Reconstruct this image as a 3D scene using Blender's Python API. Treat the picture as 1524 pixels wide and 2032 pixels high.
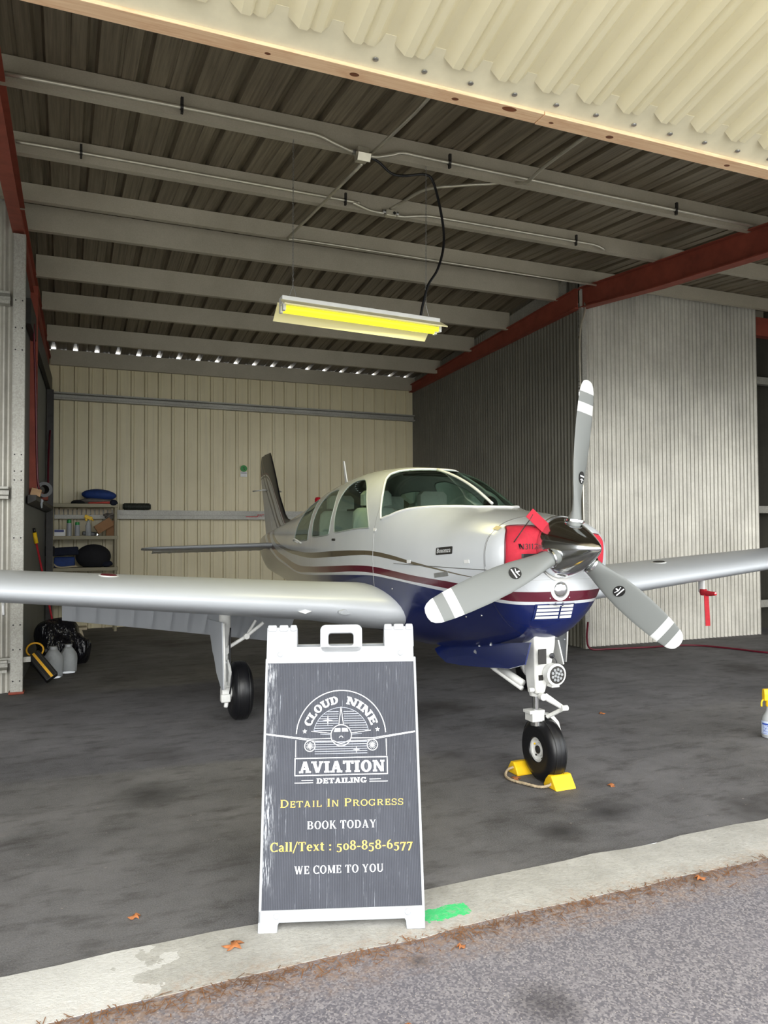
import bpy, bmesh, math, random
from mathutils import Vector, Matrix
from mathutils.geometry import delaunay_2d_cdt
random.seed(7)
for o in list(bpy.data.objects): bpy.data.objects.remove(o)
scene = bpy.context.scene
COL = scene.collection
PI = math.pi
rad = math.radians

# ------------------------------------------------------------------ camera
cam_d = bpy.data.cameras.new('camera'); cam = bpy.data.objects.new('camera', cam_d); COL.objects.link(cam)
_p, _r, _y = rad(1.55), rad(.29), rad(22.75)
_f = Vector((math.sin(_y)*math.cos(_p), math.cos(_y)*math.cos(_p), math.sin(_p)))
_rt = Vector((math.cos(_y), -math.sin(_y), 0)); _u = _rt.cross(_f)
_R = _rt*math.cos(_r) - _u*math.sin(_r); _U = _rt*math.sin(_r) + _u*math.cos(_r)
cam.matrix_world = Matrix(((_R.x, _U.x, -_f.x, 0), (_R.y, _U.y, -_f.y, 0), (_R.z, _U.z, -_f.z, 1.43), (0, 0, 0, 1)))
cam_d.sensor_fit = 'VERTICAL'; cam_d.sensor_height = 24; cam_d.lens = 24*1515/2032
cam_d.clip_start = .05; cam_d.clip_end = 300
scene.camera = cam

# ------------------------------------------------------------------ sky, light, exposure
world = bpy.data.worlds.new('world'); scene.world = world; world.use_nodes = True
bg = world.node_tree.nodes['Background']
bg.inputs[0].default_value = (.93, .97, 1, 1); bg.inputs[1].default_value = 1.0
sun_d = bpy.data.lights.new('sun', 'SUN'); sun = bpy.data.objects.new('sun', sun_d); COL.objects.link(sun)
sun_d.energy = .7; sun_d.angle = rad(60); sun_d.color = (1, .96, .9)
sun.rotation_euler = (rad(68), 0, rad(-22)); sun.location = (-2, -8, 6)
vs = scene.view_settings
vs.view_transform = 'Standard'; vs.look = 'None'; vs.gamma = 1; vs.use_curve_mapping = False
vs.exposure = 1.95
try:
    scene.cycles.max_bounces = 10; scene.cycles.diffuse_bounces = 6; scene.cycles.transparent_max_bounces = 12
except Exception: pass

# ------------------------------------------------------------------ materials
def s2l(c):
    return tuple((v/12.92 if v <= .04045 else ((v+.055)/1.055)**2.4) for v in c)
def hexc(h):
    return s2l(tuple(int(h[i:i+2], 16)/255 for i in (0, 2, 4))) + (1,)
class NT:
    def __init__(s, name):
        s.m = bpy.data.materials.new(name); s.m.use_nodes = True; s.t = s.m.node_tree
        s.p = s.t.nodes['Principled BSDF']; s.out = s.t.nodes['Material Output']
    def n(s, typ, **kw):
        nd = s.t.nodes.new(typ)
        for k, v in kw.items():
            if k.startswith('i_'):
                key = k[2:]; nd.inputs[int(key) if key.isdigit() else key].default_value = v
            else: setattr(nd, k, v)
        return nd
    def l(s, a, b): s.t.links.new(a, b)
    def math(s, op, a, b=None, c=None):
        nd = s.n('ShaderNodeMath', operation=op)
        for i, v in enumerate((a, b, c)):
            if v is None: continue
            if isinstance(v, (int, float)): nd.inputs[i].default_value = v
            else: s.l(v, nd.inputs[i])
        return nd.outputs[0]
    def mix(s, fac, a, b):
        nd = s.n('ShaderNodeMix', data_type='RGBA')
        for i, v in ((0, fac), (6, a), (7, b)):
            if isinstance(v, (int, float)): nd.inputs[i].default_value = v
            elif isinstance(v, tuple): nd.inputs[i].default_value = v
            else: s.l(v, nd.inputs[i])
        return nd.outputs[2]
    def obj(s, scale=None):
        c = s.n('ShaderNodeTexCoord').outputs['Object']
        if scale is None: return c
        mp = s.n('ShaderNodeMapping'); mp.inputs['Scale'].default_value = scale; s.l(c, mp.inputs[0]); return mp.outputs[0]
    def noise(s, vec, scale, detail=4, rough=.6, lo=.3, hi=.7):
        nd = s.n('ShaderNodeTexNoise', i_Scale=scale, i_Detail=detail, i_Roughness=rough); s.l(vec, nd.inputs['Vector'])
        mr = s.n('ShaderNodeMapRange'); mr.inputs[1].default_value = lo; mr.inputs[2].default_value = hi; s.l(nd.outputs[0], mr.inputs[0])
        return mr.outputs[0]
    def bump(s, h, strength=.3, dist=.01):
        b = s.n('ShaderNodeBump', i_Strength=strength, i_Distance=dist); s.l(h, b.inputs['Height']); s.l(b.outputs[0], s.p.inputs['Normal'])
    def col(s, c):
        if isinstance(c, tuple): s.p.inputs['Base Color'].default_value = c
        else: s.l(c, s.p.inputs['Base Color'])
    def set(s, **kw):
        for k, v in kw.items(): s.p.inputs[k.replace('_', ' ')].default_value = v
        return s
    def curve(s, x, pts, xmax=8., ymax=3.):
        nd = s.n('ShaderNodeFloatCurve'); s.l(s.math('DIVIDE', x, xmax), nd.inputs['Value'])
        cv = nd.mapping.curves[0]
        P = [(a/xmax, b/ymax) for a, b in pts]
        while len(cv.points) < len(P): cv.points.new(.5, .5)
        for q, (a, b) in zip(cv.points, P): q.location = (a, b); q.handle_type = 'AUTO'
        nd.mapping.update()
        return s.math('MULTIPLY', nd.outputs[0], ymax)
def simple(name, h, rough=.5, metal=0., var=.0, scale=8., bump=0., **kw):
    t = NT(name); c = hexc(h); t.set(Roughness=rough, Metallic=metal, **kw)
    if var:
        f = t.noise(t.obj(), scale, 6)
        t.col(t.mix(f, tuple(v*(1-var) for v in c[:3])+(1,), tuple(min(1, v*(1+var)) for v in c[:3])+(1,)))
        if bump: t.bump(f, bump)
    else: t.col(c)
    return t.m
M = {}
M['white_plastic'] = simple('white_plastic', 'a9acb0', .45, var=.06, scale=14)
M['white_paint'] = simple('white_paint', 'dcdcda', .35, var=.05, scale=10)
M['gear_white'] = simple('gear_white', 'd8d8d4', .4, var=.08, scale=20)
M['wing_paint'] = simple('wing_paint', 'bcc0c5', .42, var=.025, scale=2, Coat_Weight=.2, Coat_Roughness=.25)
M['frame_grey'] = simple('frame_grey', '8f9694', .5)
M['navy'] = simple('navy', '10205a', .25, var=.1, scale=6, Coat_Weight=.6)
M['maroon'] = simple('maroon', '5d1524', .35)
M['red_cloth'] = simple('red_cloth', 'b31f33', .8, var=.12, scale=30, bump=.1)
M['red_strap'] = simple('red_strap', 'b3202c', .8, var=.15, scale=40)
M['black_cloth'] = simple('black_cloth', '17171c', .85, var=.2, scale=20, bump=.2)
M['navy_cloth'] = simple('navy_cloth', '12182c', .85, var=.2, scale=20, bump=.2)
M['blue_cloth'] = simple('blue_cloth', '1d3a78', .7, var=.2, scale=16, bump=.25)
M['black_plastic'] = simple('black_plastic', '15151a', .4, var=.15, scale=16)
M['black_rubber'] = simple('black_rubber', '101013', .38, var=.2, scale=25)
M['chrome'] = simple('chrome', 'd6d8d9', .13, 1.)
M['steel'] = simple('steel', '9a9a98', .35, .8, var=.1, scale=25)
M['dark_steel'] = simple('dark_steel', '3a3836', .5, .5, var=.2, scale=12)
M['conduit'] = simple('conduit', 'c9c4b4', .3, .6, var=.12, scale=9)
M['red_oxide'] = simple('red_oxide', '8c4232', .7, var=.22, scale=6, bump=.1)
M['blade_grey'] = None
M['yellow'] = simple('yellow', 'f3c41b', .5, var=.1, scale=20)
M['yellow_stripe'] = simple('yellow_stripe', 'f0b428', .5, var=.1, scale=14)
M['rope'] = simple('rope', 'b3a183', .9, var=.3, scale=60, bump=.4)
M['masking_tape'] = simple('masking_tape', 'd2c08a', .7)
M['khaki'] = simple('khaki', 'a0987f', .6, var=.06, scale=10)
M['cardboard'] = simple('cardboard', '9a7350', .85, var=.1, scale=8)
M['green_cap'] = simple('green_cap', '2f9a4a', .4)
M['green_sticker'] = simple('green_sticker', '2c8c3c', .5)
M['orange_red'] = simple('orange_red', 'c4483e', .7)
M['grey_cloth'] = simple('grey_cloth', '6d6862', .9, var=.15, scale=20)
M['leather'] = simple('leather', 'd2cfc8', .5, var=.06, scale=12)
M['cabin_dark'] = simple('cabin_dark', '1b1c1e', .7)
M['beige'] = simple('beige', 'bfb299', .7, var=.1, scale=20)
M['leaf'] = simple('leaf', 'a5673a', .8, var=.3, scale=40)
M['wood_block'] = simple('wood_block', 'c9a27a', .7, var=.1, scale=20)
M['blue_ink'] = simple('blue_ink', '2f4fae', .5)
M['ink_white'] = simple('ink_white', 'e4e6e8', .5)
M['ink_grey'] = simple('ink_grey', 'a9adb8', .5)
M['ink_yellow'] = simple('ink_yellow', 'f2c95c', .5)
M['ink_black'] = simple('ink_black', '141414', .5)
M['dark_blue_label'] = simple('dark_blue_label', '2b3a7a', .5)
def mk_glass(name, tint, refl=.12):
    t = NT(name); t.t.nodes.remove(t.p)
    tr = t.n('ShaderNodeBsdfTransparent'); tr.inputs[0].default_value = tint
    gl = t.n('ShaderNodeBsdfGlossy'); gl.inputs['Roughness'].default_value = .04; gl.inputs[0].default_value = (.8, .95, .88, 1)
    lw = t.n('ShaderNodeLayerWeight'); lw.inputs[0].default_value = .25
    f = t.math('ADD', t.math('MULTIPLY', lw.outputs['Fresnel'], .8), refl*.3)
    mx = t.n('ShaderNodeMixShader'); t.l(f, mx.inputs[0]); t.l(tr.outputs[0], mx.inputs[1]); t.l(gl.outputs[0], mx.inputs[2])
    t.l(mx.outputs[0], t.out.inputs[0]); return t.m
M['cabin_glass'] = mk_glass('cabin_glass', (.70, .84, .77, 1))
M['clear_glass'] = mk_glass('clear_glass', (.92, .94, .95, 1), .3)
t = NT('clear_plastic'); t.col(hexc('c6cacd')); t.set(Roughness=.3, Alpha=.55); t.bump(t.noise(t.obj(), 22, 5), .5, .02); M['clear_plastic'] = t.m
t = NT('bag_black'); t.col(hexc('15151b')); t.set(Roughness=.2); t.bump(t.noise(t.obj((1.6, 1.6, .4)), 9, 3, .5), .7, .05); M['bag_black'] = t.m
t = NT('red_beacon'); t.col(hexc('8e1420')); t.set(Roughness=.15); M['red_glass'] = t.m
# galvanised sheet and sections
def galv(name, a, b, rough=.5, metal=.35, spangle=60., streak=False, dirt=None):
    t = NT(name); o = t.obj()
    v = t.n('ShaderNodeTexVoronoi', i_Scale=spangle); t.l(o, v.inputs['Vector'])
    f = t.math('MULTIPLY', v.outputs['Color'], 1.)
    big = t.noise(o, 1.6, 6, .65)
    c = t.mix(f, hexc(a), hexc(b)); dk = hexc(dirt or '55524c')
    c = t.mix(t.math('MULTIPLY', big, .35), c, dk)
    if streak:
        st = t.noise(t.obj((9, 9, .35)), 3, 6, .7, .45, .8); c = t.mix(t.math('MULTIPLY', st, .35), c, dk)
    t.col(c); t.set(Roughness=rough, Metallic=metal); return t.m
M['galv'] = galv('galvanised_steel', 'a3a199', 'bebdb5', .5, .3, 90)
M['purlin'] = galv('purlin_steel', 'b3ac9b', 'bdb6a5', .55, .12, 120, dirt='7d7462')
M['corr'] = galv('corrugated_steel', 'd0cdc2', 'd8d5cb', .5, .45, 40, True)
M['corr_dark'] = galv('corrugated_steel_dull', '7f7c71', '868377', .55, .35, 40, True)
M['grey_sheet'] = galv('grey_sheet', '6e7070', '747676', .6, .2, 30)
M['cream_sheet'] = None
t = NT('cream_sheet'); o = t.obj(); c = t.mix(t.noise(o, .9, 6, .65), hexc('d6cba8'), hexc('e2d8b6'))
c = t.mix(t.math('MULTIPLY', t.noise(t.obj((6, 6, .25)), 2.5, 6, .7, .5, .8), .25), c, hexc('8d8570')); t.col(c); t.set(Roughness=.45); M['cream_sheet'] = t.m
t = NT('roof_sheet'); o = t.obj((1, .35, 1)); st = t.noise(t.obj((22, .5, 1)), 2, 6, .7, .35, .7); b = t.noise(t.obj((.8, .5, 1)), 1.3, 5, .6)
c = t.mix(st, hexc('6b6150'), hexc('a09580')); c = t.mix(t.math('MULTIPLY', b, .5), c, hexc('625747')); t.col(c); t.set(Roughness=.5, Metallic=.35); M['roof'] = t.m
# lifted door: cream sheet, translucency added to brighten its underside
t = NT('door_cream'); c = t.mix(t.noise(t.obj(), 1.2, 6), hexc('e2dabb'), hexc('eae3c8')); t.col(c); t.set(Roughness=.4)
tl = t.n('ShaderNodeBsdfTranslucent'); tl.inputs[0].default_value = hexc('e6dcb4')
mx = t.n('ShaderNodeMixShader'); mx.inputs[0].default_value = .22; t.l(t.p.outputs[0], mx.inputs[1]); t.l(tl.outputs[0], mx.inputs[2]); t.l(mx.outputs[0], t.out.inputs[0]); M['door_cream'] = t.m
M['door_flat'] = simple('door_flat', 'd8d0b4', .5, var=.08, scale=7)
t = NT('pine'); c = t.mix(t.noise(t.obj((1.2, 40, 40)), 3, 5, .6), hexc('deb48c'), hexc('f0cfa8')); c = t.mix(t.math('MULTIPLY', t.noise(t.obj((2, 6, 6)), 2, 5, .7, .5, .75), .5), c, hexc('c98f66'))
sep = t.n('ShaderNodeSeparateXYZ'); t.l(t.obj(), sep.inputs[0])
for kx, kr in ((-.62, .012), (-.30, .02), (.42, .016), (-1.1, .016), (-1.55, .02), (-1.9, .012), (1.3, .02)):
    dx_ = t.math('SUBTRACT', sep.outputs[0], kx); dy_ = t.math('MULTIPLY', t.math('SUBTRACT', sep.outputs[1], .035), 1.6)
    d = t.math('SQRT', t.math('ADD', t.math('MULTIPLY', dx_, dx_), t.math('MULTIPLY', dy_, dy_))); c = t.mix(t.math('LESS_THAN', d, kr), c, hexc('6b3d22'))
vo = t.n('ShaderNodeTexVoronoi', i_Scale=2.1); t.l(t.obj((1, 2.2, 2.2)), vo.inputs[0])
c = t.mix(t.math('LESS_THAN', vo.outputs['Distance'], .075), c, hexc('7a4526'))
t.col(c); t.set(Roughness=.6); M['pine'] = t.m
# ground materials
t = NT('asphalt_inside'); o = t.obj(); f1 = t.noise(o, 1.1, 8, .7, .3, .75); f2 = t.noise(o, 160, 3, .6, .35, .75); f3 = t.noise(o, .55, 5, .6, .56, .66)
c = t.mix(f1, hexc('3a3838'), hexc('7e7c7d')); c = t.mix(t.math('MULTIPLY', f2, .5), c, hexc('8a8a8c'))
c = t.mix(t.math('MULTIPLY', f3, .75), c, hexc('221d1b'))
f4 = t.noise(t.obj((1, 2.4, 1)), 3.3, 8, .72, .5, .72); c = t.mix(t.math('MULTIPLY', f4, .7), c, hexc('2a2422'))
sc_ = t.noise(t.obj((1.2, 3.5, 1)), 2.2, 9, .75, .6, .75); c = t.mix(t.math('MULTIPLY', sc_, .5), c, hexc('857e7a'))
sep = t.n('ShaderNodeSeparateXYZ'); t.l(o, sep.inputs[0]); nz = t.noise(o, 7, 5, .6, .2, .8)
for (x, y, r) in ((2.2, 3.07, .13), (2.58, 3.2, .17), (.45, 4.4, .22), (1.7, 6.6, .45), (3.2, 4.9, .3), (2.3, 5.6, .5)):
    d = t.math('SQRT', t.math('ADD', t.math('POWER', t.math('SUBTRACT', sep.outputs[0], x), 2.), t.math('POWER', t.math('SUBTRACT', sep.outputs[1], y), 2.)))
    k = t.n('ShaderNodeMapRange'); k.inputs[1].default_value = r*1.5; k.inputs[2].default_value = r*.5; t.l(t.math('ADD', d, t.math('MULTIPLY', nz, r*.7)), k.inputs[0])
    c = t.mix(t.math('MULTIPLY', k.outputs[0], .75), c, hexc('191617'))
t.col(c); t.set(Roughness=.75); t.bump(t.noise(o, 120, 4, .7), .35, .006); M['asphalt_in'] = t.m
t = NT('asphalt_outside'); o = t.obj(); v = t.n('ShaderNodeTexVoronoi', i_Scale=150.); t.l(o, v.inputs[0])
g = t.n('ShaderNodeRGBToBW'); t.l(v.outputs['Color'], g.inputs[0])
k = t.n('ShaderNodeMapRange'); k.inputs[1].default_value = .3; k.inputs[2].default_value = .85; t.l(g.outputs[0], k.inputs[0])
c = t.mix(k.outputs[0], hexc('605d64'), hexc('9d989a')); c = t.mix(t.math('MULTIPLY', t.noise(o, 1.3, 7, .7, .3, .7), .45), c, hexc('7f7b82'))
v2 = t.n('ShaderNodeTexVoronoi', i_Scale=60.); t.l(o, v2.inputs[0]); c = t.mix(t.math('LESS_THAN', v2.outputs['Distance'], .1), c, hexc('c9beb2'))
sep = t.n('ShaderNodeSeparateXYZ'); t.l(o, sep.inputs[0]); nz = t.noise(o, 9, 5, .6, .2, .8)
for (x, y, r) in ((1.36, 1.98, .12), (1.1, 2.35, .05), (2.4, 2.43, .06)):
    d = t.math('SQRT', t.math('ADD', t.math('POWER', t.math('SUBTRACT', sep.outputs[0], x), 2.), t.math('POWER', t.math('SUBTRACT', sep.outputs[1], y), 2.)))
    k = t.n('ShaderNodeMapRange'); k.inputs[1].default_value = r*1.5; k.inputs[2].default_value = r*.5; t.l(t.math('ADD', d, t.math('MULTIPLY', nz, r*.7)), k.inputs[0])
    c = t.mix(t.math('MULTIPLY', k.outputs[0], .6), c, hexc('2c2729'))
# rusty dust along the kerb joint
k = t.n('ShaderNodeMapRange'); k.inputs[1].default_value = 2.32; k.inputs[2].default_value = 2.5; t.l(t.math('ADD', sep.outputs[1], t.math('MULTIPLY', t.noise(o, 11, 6, .7, .3, .7), .12)), k.inputs[0])
c = t.mix(t.math('MULTIPLY', k.outputs[0], t.noise(o, 34, 5, .8, .38, .7)), c, hexc('9a7c62'))
t.col(c); t.set(Roughness=.8); t.bump(g.outputs[0], .6, .006); M['asphalt_out'] = t.m
t = NT('concrete'); o = t.obj(); c = t.mix(t.noise(o, 3, 8, .7), hexc('98968f'), hexc('bebcb6')); c = t.mix(t.math('MULTIPLY', t.noise(o, 70, 4, .7, .5, .8), .5), c, hexc('77736d'))
sep = t.n('ShaderNodeSeparateXYZ'); t.l(o, sep.inputs[0])
k = t.n('ShaderNodeMapRange'); k.inputs[1].default_value = 2.62; k.inputs[2].default_value = 2.5; t.l(t.math('ADD', sep.outputs[1], t.math('MULTIPLY', t.noise(o, 9, 6, .7, .3, .7), .08)), k.inputs[0])
c = t.mix(t.math('MULTIPLY', k.outputs[0], t.math('MULTIPLY', t.noise(o, 26, 5, .8, .42, .7), .8)), c, hexc('a08266'))
gx = t.math('COMPARE', t.math('ADD', sep.outputs[0], t.math('MULTIPLY', t.noise(o, 18, 4), .03)), 1.34, .09)
gy = t.math('COMPARE', t.math('ADD', sep.outputs[1], t.math('MULTIPLY', t.noise(o, 25, 4), .03)), 2.606, .04)
c = t.mix(t.math('MULTIPLY', t.math('MULTIPLY', gx, gy), t.noise(o, 40, 4, .7, .2, .5)), c, hexc('45c878'))
wx = t.math('COMPARE', t.math('ADD', sep.outputs[0], t.math('MULTIPLY', t.noise(o, 8, 4), .3)), -.1, .5)
c = t.mix(t.math('MULTIPLY', wx, .5), c, hexc('dad9d6'))
t.col(c); t.set(Roughness=.85); t.bump(t.noise(o, 60, 5, .7), .3, .008); M['concrete'] = t.m
# fuselage paint: bands that follow the length of the aeroplane
t = NT('fuselage_paint'); sep = t.n('ShaderNodeSeparateXYZ'); t.l(t.obj(), sep.inputs[0]); A, Z = sep.outputs[1], sep.outputs[2]
C_ = dict(
 gt=[(.2,1.165),(.635,1.178),(.83,1.198),(1.06,1.224),(1.29,1.249),(1.56,1.28),(1.85,1.299),(2.19,1.298),(2.78,1.28),(3.61,1.248),(4.3,1.247),(5.3,1.27),(6.2,1.36),(7.0,1.60),(7.9,1.95)],
 gb=[(.2,1.166),(.635,1.174),(1.06,1.212),(1.29,1.229),(1.56,1.251),(1.88,1.268),(2.19,1.261),(2.78,1.232),(3.61,1.201),(4.3,1.203),(5.3,1.235),(6.2,1.31),(7.0,1.54),(7.9,1.88)],
 mt=[(.2,1.09),(.417,1.105),(.727,1.128),(.845,1.137),(1.07,1.147),(1.3,1.159),(1.56,1.177),(1.85,1.19),(2.19,1.185),(2.74,1.159),(3.63,1.119),(4.33,1.105),(5.2,1.153),(6.2,1.24),(7.0,1.45),(7.9,1.8)],
 mb=[(.2,1.035),(.37,1.045),(.514,1.064),(.822,1.09),(1.084,1.106),(1.307,1.117),(1.566,1.132),(1.854,1.144),(2.2,1.139),(2.75,1.107),(3.67,1.063),(4.5,1.035),(5.2,1.08),(6.2,1.17),(7.0,1.37),(7.9,1.7)],
 nt=[(.2,1.015),(.37,1.028),(.53,1.045),(.87,1.073),(1.09,1.087),(1.31,1.102),(1.57,1.117),(1.857,1.125),(2.2,1.113),(2.76,1.086),(3.7,1.039),(4.44,1.018),(5.2,1.055),(6.2,1.13),(7.0,1.3),(7.9,1.6)])
K = {k: t.curve(A, v) for k, v in C_.items()}
def band(lo, hi): return t.math('MULTIPLY', t.math('GREATER_THAN', Z, lo), t.math('LESS_THAN', Z, hi))
c = t.mix(t.noise(t.obj(), 2, 3), hexc('c0c4c8'), hexc('c8cbce'))
c = t.mix(band(K['gb'], K['gt']), c, hexc('5d5443'))
c = t.mix(band(K['mb'], K['mt']), c, hexc('571628'))
c = t.mix(t.math('LESS_THAN', Z, K['nt']), c, hexc('0c1a50'))
# panel joints
for a in (.515, 1.84, 3.62):
    j = t.math('COMPARE', A, a, .0025); c = t.mix(t.math('MULTIPLY', j, .55), c, hexc('3a3a3c'))
t.col(c); t.set(Roughness=.24, Coat_Weight=.5, Coat_Roughness=.08); M['fuselage'] = t.m
t = NT('fin_paint'); sep = t.n('ShaderNodeSeparateXYZ'); t.l(t.obj(), sep.inputs[0]); A, Z = sep.outputs[1], sep.outputs[2]
f0 = t.curve(A, [(5.9,1.35),(6.5,1.70),(6.65,1.82),(6.84,1.97),(7.1,2.18),(7.3,2.27),(7.5,2.29),(7.9,2.25)])
c = hexc('c6c6c4')
D = t.math('SUBTRACT', Z, f0)
c = t.mix(t.math('GREATER_THAN', D, -.07), c, hexc('6d6a62')); c = t.mix(t.math('GREATER_THAN', D, -.045), c, hexc('d6d6d4'))
c = t.mix(t.math('GREATER_THAN', D, -.025), c, hexc('571628')); c = t.mix(t.math('GREATER_THAN', D, 0.), c, hexc('0d0f1c'))
for pts, cc in ((C_['gt'], '5d5443'), (C_['mt'], '6a6a68')):
    k1 = t.curve(A, [(a, z+(.28*max(0, a-5.9)**1.5)) for a, z in pts]); c = t.mix(t.math('COMPARE', t.math('SUBTRACT', Z, k1), -.03, .03), c, hexc(cc))
t.col(c); t.set(Roughness=.35, Coat_Weight=.15); M['fin'] = t.m
t = NT('blade_paint'); sep = t.n('ShaderNodeSeparateXYZ'); t.l(t.obj(), sep.inputs[0]); Z = sep.outputs[2]
c = t.mix(t.math('COMPARE', Z, .768, .028), hexc('757876'), hexc('c9cac9')); c = t.mix(t.math('GREATER_THAN', Z, .855), c, hexc('c9cac9')); t.col(c); t.set(Roughness=.45); M['blade_grey'] = t.m
# sign face: fluted dark plastic, scuffed in vertical streaks
t = NT('sign_face'); o = t.obj(); sep = t.n('ShaderNodeSeparateXYZ'); t.l(o, sep.inputs[0]); X, Y = sep.outputs[0], sep.outputs[1]
fl = t.math('SINE', t.math('MULTIPLY', X, 2*PI/.0062))
c = t.mix(t.noise(o, 5, 4), hexc('2a2d37'), hexc('363943'))
c = t.mix(t.math('MULTIPLY', t.math('GREATER_THAN', fl, .8), .35), c, hexc('6b6f7a'))
st = t.noise(t.obj((150, 4, 1)), 1, 5, .75, .62, .72); c = t.mix(t.math('MULTIPLY', st, .65), c, hexc('b9bfc8'))
st2 = t.noise(t.obj((260, 14, 1)), 1, 3, .8, .5, .6)
eL = t.n('ShaderNodeMapRange'); eL.inputs[1].default_value = .05; eL.inputs[2].default_value = .0; t.l(X, eL.inputs[0])
m1 = t.math('MULTIPLY', t.math('MULTIPLY', st2, eL.outputs[0]), t.noise(t.obj((1, 1, 1)), 4.2, 2, .5, .45, .55)); c = t.mix(m1, c, hexc('d8dce2'))
t.col(c); t.set(Roughness=.6); t.bump(fl, .25, .002); M['sign_face'] = t.m
def emis(name, h, s):
    t = NT(name); t.col(hexc(h)); t.p.inputs['Emission Color'].default_value = hexc(h); t.p.inputs['Emission Strength'].default_value = s; return t.m
M['tube_glow'] = emis('tube_glow', 'f4ee30', .28)

M['bounce_ground_pale'] = simple('bounce_ground_pale', 'c4c2ba', .85, var=.08, scale=2)  # pale tone for the unseen bounce ground behind the camera
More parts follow.
